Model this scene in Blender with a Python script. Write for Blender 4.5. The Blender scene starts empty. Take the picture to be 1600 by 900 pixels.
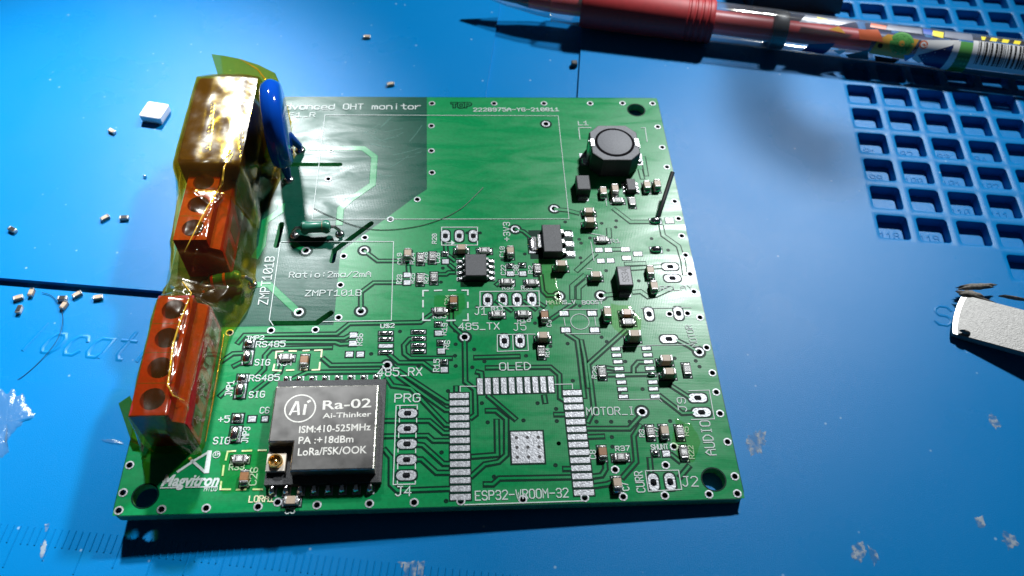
import bpy, bmesh, math, random
from mathutils import Matrix, Vector, noise
random.seed(7)
S = 0.1                       # 1 Blender unit = 10 mm; everything below is written in millimetres
sc = bpy.context.scene
sc.unit_settings.scale_length = 0.01

# ------------------------------------------------------------------ camera, world, lamps, exposure
F_PX = 1279.46
CW = Vector((52.84, -43.49, 117.78))
RW = Matrix(((0.9988462, -0.0458421, 0.0143070), (-0.0289207, -0.8120562, -0.5828622), (0.0383377, 0.5817760, -0.8124451)))
cam_d = bpy.data.cameras.new('camera'); cam = bpy.data.objects.new('camera', cam_d); sc.collection.objects.link(cam)
cam_d.sensor_width = 36.0; cam_d.lens = 36.0 * F_PX / 1600.0
cam_d.clip_start = 0.1; cam_d.clip_end = 500
cm = RW.transposed() @ Matrix(((1, 0, 0), (0, -1, 0), (0, 0, -1)))
cam.matrix_world = Matrix.Translation(CW * S) @ cm.to_4x4()
cam_d.dof.use_dof = True
cam_d.dof.focus_distance = 13.3
cam_d.dof.aperture_fstop = 0.30
sc.camera = cam

world = bpy.data.worlds.new('World'); sc.world = world; world.use_nodes = True
bg = world.node_tree.nodes['Background']; bg.inputs[0].default_value = (0.62, 0.8, 1.0, 1); bg.inputs[1].default_value = 0.026

def spot(name, pos, target, power, ang, blend, rad, col):
    l = bpy.data.lights.new(name, 'SPOT'); o = bpy.data.objects.new(name, l); sc.collection.objects.link(o)
    l.energy = power; l.spot_size = math.radians(ang); l.spot_blend = blend; l.shadow_soft_size = rad * S; l.color = col
    p = Vector(pos); o.location = p * S
    o.rotation_euler = (Vector(target) - p).to_track_quat('-Z', 'Y').to_euler()
    return o
# two heads of the bench lamp, behind the board: their mirror images give the two glare patches
spot('bench_lamp_head', (-32, 304, 264), (-36, 58, 0), 155000, 28, 1.0, 12, (0.93, 0.97, 1.0))
spot('bench_lamp_head', (206, 258, 262), (56, 42, 0), 84000, 62, 1.0, 14, (0.95, 0.98, 1.0))

sc.view_settings.view_transform = 'Standard'; sc.view_settings.look = 'None'
sc.view_settings.exposure = 0; sc.view_settings.gamma = 1; sc.view_settings.use_curve_mapping = False
sc.cycles.use_denoising = True
sc.cycles.max_bounces = 8; sc.cycles.transparent_max_bounces = 24
sc.cycles.sample_clamp_indirect = 6

# ------------------------------------------------------------------ frames: world (mat top = z 0) and board (top face = z 0)
TA = math.atan(0.0308); CA, SA = math.cos(TA), math.sin(TA)
BM = Matrix(((CA, 0, SA, 0), (0, 1, 0, 0), (-SA, 0, CA, 1.8 + 91.1 * SA), (0, 0, 0, 1)))   # the board leans: left edge propped up by pins
BI = BM.inverted()
def _ray(px, py): return RW.transposed() @ Vector(((px - 800) / F_PX, (py - 450) / F_PX, 1.0))
def mp(px, py, h=0.0):
    d = _ray(px, py); return CW + d * ((h - CW.z) / d.z)
CB = BI @ CW
def bp(px, py, h=0.0):
    d = BI.to_3x3() @ _ray(px, py); return CB + d * ((h - CB.z) / d.z)
def b2(px, py, h=0.0):
    v = bp(px, py, h); return (v.x, v.y)
def P(s): return [tuple(float(c) for c in t.split(',')) for t in s.split()]

# ------------------------------------------------------------------ materials
MATS = {}
def mat(name, col, rough=0.5, metal=0.0, spec=0.5, coat=0.0, noise_s=None, noise_a=0.0, bump=None, bump_s=0.2, emit=None, rvar=0.0, alpha=None):
    m = bpy.data.materials.new(name); m.use_nodes = True; nt = m.node_tree; b = nt.nodes['Principled BSDF']
    b.inputs['Base Color'].default_value = (*col, 1); b.inputs['Roughness'].default_value = rough
    b.inputs['Metallic'].default_value = metal; b.inputs['Specular IOR Level'].default_value = spec
    b.inputs['Coat Weight'].default_value = coat; b.inputs['Coat Roughness'].default_value = 0.15
    tc = nt.nodes.new('ShaderNodeTexCoord')
    if noise_s:
        n = nt.nodes.new('ShaderNodeTexNoise'); n.inputs['Scale'].default_value = noise_s; n.inputs['Detail'].default_value = 5
        nt.links.new(tc.outputs['Object'], n.inputs['Vector'])
        mr = nt.nodes.new('ShaderNodeMapRange'); mr.inputs[1].default_value = 0.3; mr.inputs[2].default_value = 0.7
        mr.inputs[3].default_value = 1 - noise_a; mr.inputs[4].default_value = 1 + noise_a
        nt.links.new(n.outputs['Fac'], mr.inputs[0])
        mx = nt.nodes.new('ShaderNodeVectorMath'); mx.operation = 'SCALE'; mx.inputs[0].default_value = col
        nt.links.new(mr.outputs[0], mx.inputs['Scale']); nt.links.new(mx.outputs[0], b.inputs['Base Color'])
        if rvar:
            m2 = nt.nodes.new('ShaderNodeMapRange'); m2.inputs[1].default_value = 0.3; m2.inputs[2].default_value = 0.7
            m2.inputs[3].default_value = max(0.02, rough - rvar); m2.inputs[4].default_value = min(1, rough + rvar)
            nt.links.new(n.outputs['Fac'], m2.inputs[0]); nt.links.new(m2.outputs[0], b.inputs['Roughness'])
    if bump:
        n2 = nt.nodes.new('ShaderNodeTexNoise'); n2.inputs['Scale'].default_value = bump; n2.inputs['Detail'].default_value = 4
        nt.links.new(tc.outputs['Object'], n2.inputs['Vector'])
        bn = nt.nodes.new('ShaderNodeBump'); bn.inputs['Strength'].default_value = bump_s; bn.inputs['Distance'].default_value = 0.02
        nt.links.new(n2.outputs['Fac'], bn.inputs['Height']); nt.links.new(bn.outputs[0], b.inputs['Normal'])
    MATS[name] = m; return m

def soldermask(name, col, rough, weave=0.12, spec=0.3):
    m = mat(name, col, rough, spec=spec); nt = m.node_tree; b = nt.nodes['Principled BSDF']
    tc = nt.nodes.new('ShaderNodeTexCoord'); geo = nt.nodes.new('ShaderNodeNewGeometry')
    # glass weave under the lacquer: two crossed wave textures plus orange peel
    def wave(rot):
        mp_ = nt.nodes.new('ShaderNodeMapping'); mp_.inputs['Rotation'].default_value = (0, 0, rot)
        nt.links.new(geo.outputs['Position'], mp_.inputs[0])
        w = nt.nodes.new('ShaderNodeTexWave'); w.inputs['Scale'].default_value = 11.0; w.inputs['Distortion'].default_value = 2.5; w.inputs['Detail'].default_value = 2; w.inputs['Detail Scale'].default_value = 2
        nt.links.new(mp_.outputs[0], w.inputs[0]); return w
    w1, w2 = wave(0.05), wave(math.pi / 2)
    n = nt.nodes.new('ShaderNodeTexNoise'); n.inputs['Scale'].default_value = 16; n.inputs['Detail'].default_value = 6; n.inputs['Roughness'].default_value = 0.65
    nt.links.new(geo.outputs['Position'], n.inputs['Vector'])
    a1 = nt.nodes.new('ShaderNodeMath'); a1.operation = 'ADD'; nt.links.new(w1.outputs['Fac'], a1.inputs[0]); nt.links.new(w2.outputs['Fac'], a1.inputs[1])
    a2 = nt.nodes.new('ShaderNodeMath'); a2.operation = 'MULTIPLY_ADD'; a2.inputs[1].default_value = 1.6
    nt.links.new(n.outputs['Fac'], a2.inputs[0]); nt.links.new(a1.outputs[0], a2.inputs[2])
    bn = nt.nodes.new('ShaderNodeBump'); bn.inputs['Strength'].default_value = weave; bn.inputs['Distance'].default_value = 0.012
    nt.links.new(a2.outputs[0], bn.inputs['Height']); nt.links.new(bn.outputs[0], b.inputs['Normal'])
    # smudges and rub marks change the gloss and a little of the colour
    n3 = nt.nodes.new('ShaderNodeTexNoise'); n3.inputs['Scale'].default_value = 1.1; n3.inputs['Detail'].default_value = 7; n3.inputs['Distortion'].default_value = 1.4
    sm = nt.nodes.new('ShaderNodeMapping'); sm.inputs['Scale'].default_value = (0.6, 2.2, 1); sm.inputs['Rotation'].default_value = (0, 0, 0.25)
    nt.links.new(geo.outputs['Position'], sm.inputs[0]); nt.links.new(sm.outputs[0], n3.inputs['Vector'])
    r = nt.nodes.new('ShaderNodeMapRange'); r.inputs[1].default_value = 0.35; r.inputs[2].default_value = 0.7; r.inputs[3].default_value = rough - 0.1; r.inputs[4].default_value = rough + 0.1
    nt.links.new(n3.outputs['Fac'], r.inputs[0]); nt.links.new(r.outputs[0], b.inputs['Roughness'])
    r2 = nt.nodes.new('ShaderNodeMapRange'); r2.inputs[1].default_value = 0.3; r2.inputs[2].default_value = 0.7; r2.inputs[3].default_value = 0.86; r2.inputs[4].default_value = 1.12
    nt.links.new(n.outputs['Fac'], r2.inputs[0])
    mx = nt.nodes.new('ShaderNodeVectorMath'); mx.operation = 'SCALE'; mx.inputs[0].default_value = col
    nt.links.new(r2.outputs[0], mx.inputs['Scale']); nt.links.new(mx.outputs[0], b.inputs['Base Color'])
    return m
soldermask('mask_bare', (0.005, 0.062, 0.040), 0.32, 0.035, 0.17)
soldermask('mask_copper', (0.002, 0.20, 0.060), 0.33, 0.02, 0.24)
mat('mask_dark', (0.0006, 0.022, 0.013), 0.4, spec=0.08)
mat('silk', (0.50, 0.56, 0.54), 0.6, noise_s=30, noise_a=0.12)
mat('silk_flux', (0.70, 0.66, 0.42), 0.5, noise_s=30, noise_a=0.12)
mat('pad', (0.33, 0.34, 0.36), 0.42, metal=0.35, noise_s=26, noise_a=0.16, rvar=0.12, bump=30, bump_s=0.35)
mat('solder', (0.72, 0.71, 0.72), 0.16, metal=1.0, bump=14, bump_s=0.5)
mat('barrel_shaded', (0.10, 0.10, 0.10), 0.4, metal=.8)  # darker than the pads: shade inside the holes is in the colour
mat('scratch_pale', (0.02, 0.13, 0.095), 0.5)
mat('hole_dark', (0.01, 0.01, 0.012), 0.6)
mat('end_cap', (0.52, 0.51, 0.50), 0.34, metal=0.65, noise_s=40, noise_a=0.15, bump=40, bump_s=0.3)
mat('cap_tan', (0.36, 0.27, 0.19), 0.5, noise_s=30, noise_a=0.15)
mat('cap_brown', (0.26, 0.12, 0.05), 0.3, noise_s=30, noise_a=0.15)
mat('res_black', (0.018, 0.018, 0.020), 0.35)
mat('ceramic', (0.7, 0.69, 0.66), 0.5)
mat('mark_white', (0.72, 0.72, 0.70), 0.5)
mat('mark_dark', (0.03, 0.03, 0.035), 0.5)
mat('plastic_black', (0.022, 0.023, 0.026), 0.5, noise_s=60, noise_a=0.3, bump=90, bump_s=0.25)
mat('plastic_top', (0.05, 0.052, 0.058), 0.55, noise_s=50, noise_a=0.25, bump=90, bump_s=0.3)
mat('ferrite', (0.17, 0.175, 0.19), 0.55, spec=.25, noise_s=40, noise_a=0.14, bump=45, bump_s=0.3)
mat('groove_black', (0.003, 0.003, 0.004), 0.8, spec=.05)
mat('tin', (0.66, 0.66, 0.66), 0.28, metal=0.85, noise_s=25, noise_a=0.2, bump=30, bump_s=0.3)
mat('gold', (0.85, 0.55, 0.2), 0.25, metal=1.0)
mat('cream', (0.62, 0.56, 0.48), 0.5)
mat('red_plastic', (0.22, 0.0025, 0.006), 0.5, spec=.15, noise_s=12, noise_a=0.2, bump=20, bump_s=0.15)
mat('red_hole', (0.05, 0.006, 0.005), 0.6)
mat('epoxy_blue', (0.0015, 0.042, 0.30), 0.08, coat=0.0, spec=.35)
mat('res_green', (0.015, 0.14, 0.09), 0.35, coat=0.1)
mat('band_orange', (0.5, 0.12, 0.02), 0.4)
mat('band_red', (0.4, 0.02, 0.01), 0.4)
mat('wire', (0.35, 0.34, 0.33), 0.35, metal=1.0)
mat('steel', (0.19, 0.187, 0.178), 0.5, metal=0.4, noise_s=16, noise_a=0.14, bump=45, bump_s=0.3)
mat('grime', (0.16, 0.145, 0.125), 0.8, noise_s=30, noise_a=0.5)
mat('hair', (0.006, 0.006, 0.008), 0.5)
mat('white_plastic', (0.72, 0.70, 0.72), 0.4)
mat('lens_phosphor', (0.36, 0.37, 0.44), 0.25)
mat('grip_red', (0.36, 0.018, 0.022), 0.55, noise_s=8, noise_a=0.1)
mat('ink_red', (0.45, 0.02, 0.02), 0.4)
mat('pen_black', (0.012, 0.012, 0.014), 0.45)
for nm, c in dict(print_orange=(.62, .33, .06), print_redor=(.55, .12, .05), print_green=(.10, .34, .08), print_dkgreen=(.03, .17, .03), print_navy=(.01, .03, .13), print_blue=(.02, .08, .42),
                  print_yellow=(.8, .66, .02), print_white=(.66, .66, .66), print_black=(.01, .01, .01), print_sky=(.08, .28, .55), print_pink=(.5, .2, .25), print_teal=(.02, .1, .12)).items():
    mat(nm, c, 0.35)

def film(name, tint, body, fr, rough, bumpsc=3.0, bumpst=0.5, ior=1.6, rip=0.0):
    m = bpy.data.materials.new(name); m.use_nodes = True; nt = m.node_tree; nt.nodes.clear()
    out = nt.nodes.new('ShaderNodeOutputMaterial'); tr = nt.nodes.new('ShaderNodeBsdfTransparent'); tr.inputs[0].default_value = (*tint, 1)
    df = nt.nodes.new('ShaderNodeBsdfDiffuse'); df.inputs[0].default_value = (*body, 1)
    gl = nt.nodes.new('ShaderNodeBsdfGlossy'); gl.inputs[0].default_value = (1, 0.97, 0.88, 1); gl.inputs['Roughness'].default_value = rough
    m1 = nt.nodes.new('ShaderNodeMixShader'); m1.inputs[0].default_value = fr
    nt.links.new(tr.outputs[0], m1.inputs[1]); nt.links.new(df.outputs[0], m1.inputs[2])
    lw = nt.nodes.new('ShaderNodeLayerWeight'); lw.inputs[0].default_value = 0.5; f0 = ((ior - 1) / (ior + 1)) ** 2      # thin sheet: same reflectance from both sides
    pw_ = nt.nodes.new('ShaderNodeMath'); pw_.operation = 'POWER'; pw_.inputs[1].default_value = 4; nt.links.new(lw.outputs['Facing'], pw_.inputs[0])
    fz = nt.nodes.new('ShaderNodeMath'); fz.operation = 'MULTIPLY_ADD'; fz.inputs[1].default_value = (1 - f0) * (1 if ior > 1.3 else .04); fz.inputs[2].default_value = f0 * 1.6; nt.links.new(pw_.outputs[0], fz.inputs[0])
    m2 = nt.nodes.new('ShaderNodeMixShader'); nt.links.new(fz.outputs[0], m2.inputs[0]); nt.links.new(m1.outputs[0], m2.inputs[1]); nt.links.new(gl.outputs[0], m2.inputs[2])
    geo = nt.nodes.new('ShaderNodeNewGeometry'); n = nt.nodes.new('ShaderNodeTexNoise'); n.inputs['Scale'].default_value = bumpsc; n.inputs['Detail'].default_value = 5; n.inputs['Distortion'].default_value = 0.8
    nt.links.new(geo.outputs['Position'], n.inputs['Vector'])
    bn = nt.nodes.new('ShaderNodeBump'); bn.inputs['Strength'].default_value = bumpst; bn.inputs['Distance'].default_value = 0.05
    if rip: n.inputs['Detail'].default_value = 1
    if rip:      # fine stretched ripples of a film pulled tight, and scuffs in its gloss
        mpg = nt.nodes.new('ShaderNodeMapping'); mpg.inputs['Rotation'].default_value = (0, 0, 0.35); nt.links.new(geo.outputs['Position'], mpg.inputs[0])
        w = nt.nodes.new('ShaderNodeTexWave'); w.bands_direction = 'Y'; w.inputs['Scale'].default_value = 2.6; w.inputs['Distortion'].default_value = 5; w.inputs['Detail'].default_value = 3; w.inputs['Detail Scale'].default_value = .7
        nt.links.new(mpg.outputs[0], w.inputs[0]); ad = nt.nodes.new('ShaderNodeMath'); ad.operation = 'MULTIPLY_ADD'; ad.inputs[1].default_value = rip
        nt.links.new(w.outputs['Fac'], ad.inputs[0]); nt.links.new(n.outputs['Fac'], ad.inputs[2]); nt.links.new(ad.outputs[0], bn.inputs['Height'])
        rr = nt.nodes.new('ShaderNodeMapRange'); rr.inputs[1].default_value = .35; rr.inputs[2].default_value = .7; rr.inputs[3].default_value = rough; rr.inputs[4].default_value = rough + .12
        n9 = nt.nodes.new('ShaderNodeTexNoise'); n9.inputs['Scale'].default_value = 2.2; n9.inputs['Detail'].default_value = 6; nt.links.new(geo.outputs['Position'], n9.inputs['Vector']); nt.links.new(n9.outputs['Fac'], rr.inputs[0]); nt.links.new(rr.outputs[0], gl.inputs['Roughness'])
    else: nt.links.new(n.outputs['Fac'], bn.inputs['Height'])
    nt.links.new(bn.outputs[0], gl.inputs['Normal']); nt.links.new(bn.outputs[0], lw.inputs['Normal'])
    nt.links.new(m2.outputs[0], out.inputs[0]); MATS[name] = m; return m
film('amber_film', (0.90, 0.74, 0.20), (0.55, 0.24, 0.012), 0.028, 0.09, .7, 0.07, rip=.10)
film('amber_fold_glint', (0.85, 0.62, 0.08), (0.75, 0.48, 0.05), 0.55, 0.12)  # pale dense amber: light caught on the folds is put in the colour
film('clear_plastic', (0.9, 0.92, 0.94), (0.6, 0.62, 0.66), 0.12, 0.06, 2, 0.05)
film('glue', (0.9, 0.94, 0.96), (0.4, 0.5, 0.55), 0.10, 0.2, 5, .8, ior=1.4)
film('flux', (0.84, 0.95, 0.76), (0.1, 0.2, 0.05), 0.02, 0.05, 3, 0.15, ior=1.18)
film('residue', (0.85, 0.88, 0.9), (0.5, 0.55, 0.55), 0.17, 0.7, 20, .5, ior=1.12)
_nt = MATS['residue'].node_tree; _m1 = [q for q in _nt.nodes if q.type == 'MIX_SHADER'][0]; _n = _nt.nodes.new('ShaderNodeTexNoise'); _n.inputs['Scale'].default_value = 9; _n.inputs['Detail'].default_value = 7; _g = _nt.nodes.new('ShaderNodeNewGeometry')
_r = _nt.nodes.new('ShaderNodeMapRange'); _r.inputs[1].default_value = .42; _r.inputs[2].default_value = .62; _r.inputs[3].default_value = .03; _r.inputs[4].default_value = .5
_nt.links.new(_g.outputs['Position'], _n.inputs['Vector']); _nt.links.new(_n.outputs['Fac'], _r.inputs[0]); _nt.links.new(_r.outputs[0], _m1.inputs[0])

def mat_silicone():
    m = mat('silicone_blue', (0.0006, 0.156, 0.41), 0.42, spec=0.15); nt = m.node_tree; b = nt.nodes['Principled BSDF']
    geo = nt.nodes.new('ShaderNodeNewGeometry')
    n = nt.nodes.new('ShaderNodeTexNoise'); n.inputs['Scale'].default_value = 48; n.inputs['Detail'].default_value = 6; n.inputs['Roughness'].default_value = 0.75
    n2 = nt.nodes.new('ShaderNodeTexNoise'); n2.inputs['Scale'].default_value = 0.45; n2.inputs['Detail'].default_value = 6
    n3 = nt.nodes.new('ShaderNodeTexVoronoi'); n3.inputs['Scale'].default_value = 2.6
    for q in (n, n2, n3): nt.links.new(geo.outputs['Position'], q.inputs['Vector'])
    bn = nt.nodes.new('ShaderNodeBump'); bn.inputs['Strength'].default_value = 0.28; bn.inputs['Distance'].default_value = 0.02
    nt.links.new(n.outputs['Fac'], bn.inputs['Height']); nt.links.new(bn.outputs[0], b.inputs['Normal'])
    r = nt.nodes.new('ShaderNodeMapRange'); r.inputs[1].default_value = 0.3; r.inputs[2].default_value = 0.7; r.inputs[3].default_value = 0.25; r.inputs[4].default_value = 0.33
    nt.links.new(n2.outputs['Fac'], r.inputs[0]); nt.links.new(r.outputs[0], b.inputs['Roughness'])
    # fine pale dust and a few dark specks with their own shapes
    v = nt.nodes.new('ShaderNodeTexVoronoi'); v.inputs['Scale'].default_value = 5.5; nt.links.new(geo.outputs['Position'], v.inputs['Vector'])
    cr = nt.nodes.new('ShaderNodeMapRange'); cr.inputs[1].default_value = 0.05; cr.inputs[2].default_value = 0.11; cr.inputs[3].default_value = 0.5; cr.inputs[4].default_value = 0.0
    nt.links.new(v.outputs['Distance'], cr.inputs[0])
    gate = nt.nodes.new('ShaderNodeMath'); gate.operation = 'GREATER_THAN'; gate.inputs[1].default_value = 0.80
    sx_ = nt.nodes.new('ShaderNodeSeparateColor'); nt.links.new(v.outputs['Color'], sx_.inputs[0]); nt.links.new(sx_.outputs[0], gate.inputs[0])
    v.inputs['Scale'].default_value = 4.0; v.inputs['Randomness'].default_value = 1.0
    mu = nt.nodes.new('ShaderNodeMath'); mu.operation = 'MULTIPLY'; nt.links.new(cr.outputs[0], mu.inputs[0]); nt.links.new(gate.outputs[0], mu.inputs[1])
    mx = nt.nodes.new('ShaderNodeMix'); mx.data_type = 'RGBA'; mx.inputs['A'].default_value = (0.0006, 0.156, 0.41, 1); mx.inputs['B'].default_value = (0.35, 0.5, 0.6, 1)
    nt.links.new(mu.outputs[0], mx.inputs['Factor'])
    nt.links.new(mx.outputs['Result'], b.inputs['Base Color'])
mat_silicone()

# ------------------------------------------------------------------ mesh helpers (millimetres)
COL = sc.collection
def V2(a): return Vector((a[0], a[1]))
class MB:
    def __init__(s): s.v = []; s.f = []; s.m = []; s.mats = []
    def mi(s, m):
        if m not in s.mats: s.mats.append(m)
        return s.mats.index(m)
    def add(s, vs, fs, m):
        o = len(s.v); s.v += [tuple(x) for x in vs]; k = s.mi(m)
        for f in fs: s.f.append(tuple(i + o for i in f)); s.m.append(k)
        return s
    def box(s, c, d, m, rz=0.0):
        cx, cy, cz = c; dx, dy, dz = d[0] / 2, d[1] / 2, d[2] / 2; C, N = math.cos(rz), math.sin(rz)
        vs = [(cx + (x * C - y * N), cy + (x * N + y * C), cz + z) for z in (-dz, dz) for x, y in ((-dx, -dy), (dx, -dy), (dx, dy), (-dx, dy))]
        return s.add(vs, [(3, 2, 1, 0), (4, 5, 6, 7), (0, 1, 5, 4), (1, 2, 6, 5), (2, 3, 7, 6), (3, 0, 4, 7)], m)
    def rings(s, rings, m, cap0=True, cap1=True, closed=True):
        n = len(rings[0]); vs = [p for r in rings for p in r]; fs = []
        for k in range(len(rings) - 1):
            for i in range(n if closed else n - 1):
                j = (i + 1) % n; fs.append((k * n + i, k * n + j, (k + 1) * n + j, (k + 1) * n + i))
        if cap0: fs.append(tuple(range(n - 1, -1, -1)))
        if cap1: fs.append(tuple(range((len(rings) - 1) * n, len(rings) * n)))
        return s.add(vs, fs, m)
    def cbox(s, cx, cy, z0, z1, lx, ly, c, m, cc=None, rz=0.0):
        cc = c if cc is None else cc; C, N = math.cos(rz), math.sin(rz)
        def ring(z, ins):
            a, b = lx / 2 - ins, ly / 2 - ins
            pts = [(a - cc, -b), (a, -b + cc), (a, b - cc), (a - cc, b), (-a + cc, b), (-a, b - cc), (-a, -b + cc), (-a + cc, -b)]
            return [(cx + x * C - y * N, cy + x * N + y * C, z) for x, y in pts]
        return s.rings([ring(z0, 0), ring(z1 - c, 0), ring(z1, c)], m)
    def prism(s, poly, z0, z1, m, ins=0.0):
        r0 = [(x, y, z0) for x, y in poly]; r1 = [(x, y, z1) for x, y in (offset_poly(poly, -ins) if ins else poly)]
        return s.rings([r0, r1], m)
    def lathe(s, prof, m, n=24, mtx=None, cap0=True, cap1=True):
        rs = []
        for r, z in prof:
            ring = [Vector((r * math.cos(2 * math.pi * i / n), r * math.sin(2 * math.pi * i / n), z)) for i in range(n)]
            rs.append([mtx @ p if mtx else p for p in ring])
        return s.rings(rs, m, cap0, cap1)
    def annulus(s, cx, cy, r0, r1, z0, z1, m, n=20):
        def ring(r, z): return [(cx + r * math.cos(2 * math.pi * i / n), cy + r * math.sin(2 * math.pi * i / n), z) for i in range(n)]
        return s.rings([ring(r1, z0), ring(r1 - 0.03, z1), ring(r0, z1), ring(r0, z0)], m, False, False)
    def ribbon(s, pts, w, z0, z1, m, ch=0.0, closed=False, ends=0.0):
        pts = [V2(p) for p in pts]; n = len(pts)
        if n < 2: return s
        if ends and not closed:
            d0 = (pts[0] - pts[1]).normalized(); d1 = (pts[-1] - pts[-2]).normalized(); pts[0] = pts[0] + d0 * ends; pts[-1] = pts[-1] + d1 * ends
        L = []; R = []; L1 = []; R1 = []
        for i in range(n):
            if closed: a = (pts[i] - pts[i - 1]); b = (pts[(i + 1) % n] - pts[i])
            else:
                a = pts[i] - pts[i - 1] if i > 0 else pts[1] - pts[0]; b = pts[i + 1] - pts[i] if i < n - 1 else pts[-1] - pts[-2]
            a = a.normalized() if a.length > 1e-9 else Vector((1, 0)); b = b.normalized() if b.length > 1e-9 else a
            t = a + b; t = t.normalized() if t.length > 1e-6 else a
            nn = Vector((-t.y, t.x)); k = 1 / max(0.45, nn.dot(Vector((-a.y, a.x))))
            L.append(pts[i] + nn * (w / 2 * k)); R.append(pts[i] - nn * (w / 2 * k))
            wi = max(0.02, w / 2 - ch); L1.append(pts[i] + nn * (wi * k)); R1.append(pts[i] - nn * (wi * k))
        vs = []; 
        for i in range(n): vs += [(L[i].x, L[i].y, z0), (L1[i].x, L1[i].y, z1), (R1[i].x, R1[i].y, z1), (R[i].x, R[i].y, z0)]
        fs = []
        for i in range(n if closed else n - 1):
            j = (i + 1) % n
            for k in range(3): fs.append((4 * i + k + 1, 4 * i + k, 4 * j + k, 4 * j + k + 1))
        if not closed: fs += [(0, 1, 2, 3), (4 * n - 1, 4 * n - 2, 4 * n - 3, 4 * n - 4)]
        return s.add(vs, fs, m)
    def tube(s, pts, r, m, n=8, taper=None):
        pts = [Vector(p) for p in pts]; rs = []; up = Vector((0, 0, 1))
        for i, p in enumerate(pts):
            t = (pts[min(i + 1, len(pts) - 1)] - pts[max(i - 1, 0)]).normalized()
            a = t.cross(up); a = a.normalized() if a.length > 1e-3 else t.cross(Vector((1, 0, 0))).normalized(); b = a.cross(t)
            rr = r if taper is None else r * taper[i]
            rs.append([p + (a * math.cos(2 * math.pi * k / n) + b * math.sin(2 * math.pi * k / n)) * rr for k in range(n)])
        return s.rings(rs, m)
    def dome(s, cx, cy, lx, ly, h, m, z0=0.0, pw=2.6, n=16, k=5, rz=0.0, jit=0.0):
        rs = []; C, N = math.cos(rz), math.sin(rz)
        for j in range(k + 1):
            t = j / k; sc_ = math.cos(t * math.pi / 2) ** 0.7 if j < k else 0.05; z = z0 + h * math.sin(t * math.pi / 2)
            ring = []
            for i in range(n):
                a = 2 * math.pi * i / n; c, q = math.cos(a), math.sin(a)
                e = (abs(c) ** pw + abs(q) ** pw) ** (-1 / pw) * (1 + jit * noise.noise(Vector((c * 1.7 + cx, q * 1.7 + cy, j * .4))))
                x, y = c * e * lx / 2 * sc_, q * e * ly / 2 * sc_; ring.append((cx + x * C - y * N, cy + x * N + y * C, z))
            rs.append(ring)
        return s.rings(rs, m)
    def mesh(s, name, smooth=35):
        me = bpy.data.meshes.new(name); me.from_pydata([(x * S, y * S, z * S) for x, y, z in s.v], [], s.f)
        for m in s.mats: me.materials.append(MATS[m])
        me.polygons.foreach_set('material_index', s.m)
        if smooth:
            me.polygons.foreach_set('use_smooth', [True] * len(s.f)); me.set_sharp_from_angle(angle=math.radians(smooth))
        me.update(); return me
    def build(s, name, parent=None, loc=(0, 0, 0), rz=0.0, smooth=35):
        return place(s.mesh(name, smooth), name, parent, loc, rz)
def place(me, name, parent=None, loc=(0, 0, 0), rz=0.0):
    o = bpy.data.objects.new(name, me); COL.objects.link(o); o.parent = parent
    o.location = Vector(loc) * S; o.rotation_euler = (0, 0, rz); return o
def empty(name, loc=(0, 0, 0)):
    o = bpy.data.objects.new(name, None); COL.objects.link(o); o.location = Vector(loc) * S; o.empty_display_size = 0.1; return o
def tag(o, label=None, cat=None, group=None, kind=None):
    if label: o['label'] = label
    if cat: o['category'] = cat
    if group: o['group'] = group
    if kind: o['kind'] = kind
    return o
def offset_poly(poly, d):
    n = len(poly); out = []; ar = sum(poly[i][0] * poly[(i + 1) % n][1] - poly[(i + 1) % n][0] * poly[i][1] for i in range(n))
    sg = 1 if ar > 0 else -1
    for i in range(n):
        p0, p1, p2 = V2(poly[i - 1]), V2(poly[i]), V2(poly[(i + 1) % n]); a = (p1 - p0).normalized(); b = (p2 - p1).normalized()
        t = (a + b).normalized(); nn = Vector((t.y, -t.x)) * sg; k = 1 / max(0.4, nn.dot(Vector((a.y, -a.x)) * sg)); q = p1 + nn * d * k; out.append((q.x, q.y))
    return out
def capsule(pts, w, n=6):
    pts = [V2(p) for p in pts]; r = w / 2; L = []; R = []
    for i, p in enumerate(pts):
        a = (pts[i] - pts[i - 1]).normalized() if i else (pts[1] - pts[0]).normalized(); b = (pts[i + 1] - pts[i]).normalized() if i < len(pts) - 1 else a
        t = (a + b).normalized(); nn = Vector((-t.y, t.x)); k = 1 / max(.5, nn.dot(Vector((-a.y, a.x)))); L.append(p + nn * r * k); R.append(p - nn * r * k)
    out = list(L); d = (pts[-1] - pts[-2]).normalized(); a0 = math.atan2(d.x, -d.y)
    a0 = math.atan2(L[-1].y - pts[-1].y, L[-1].x - pts[-1].x)
    out += [pts[-1] + Vector((math.cos(a0 - math.pi * i / n), math.sin(a0 - math.pi * i / n))) * r for i in range(1, n)]
    out += R[::-1]; a0 = math.atan2(R[0].y - pts[0].y, R[0].x - pts[0].x)
    out += [pts[0] + Vector((math.cos(a0 - math.pi * i / n), math.sin(a0 - math.pi * i / n))) * r for i in range(1, n)]
    return [(p.x, p.y) for p in out]
def circle(cx, cy, r, n=18): return [(cx + r * math.cos(2 * math.pi * i / n), cy + r * math.sin(2 * math.pi * i / n)) for i in range(n)]
mat('fr4_edge', (0.06, 0.28, 0.12), 0.6, noise_s=12, noise_a=.25)
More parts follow.
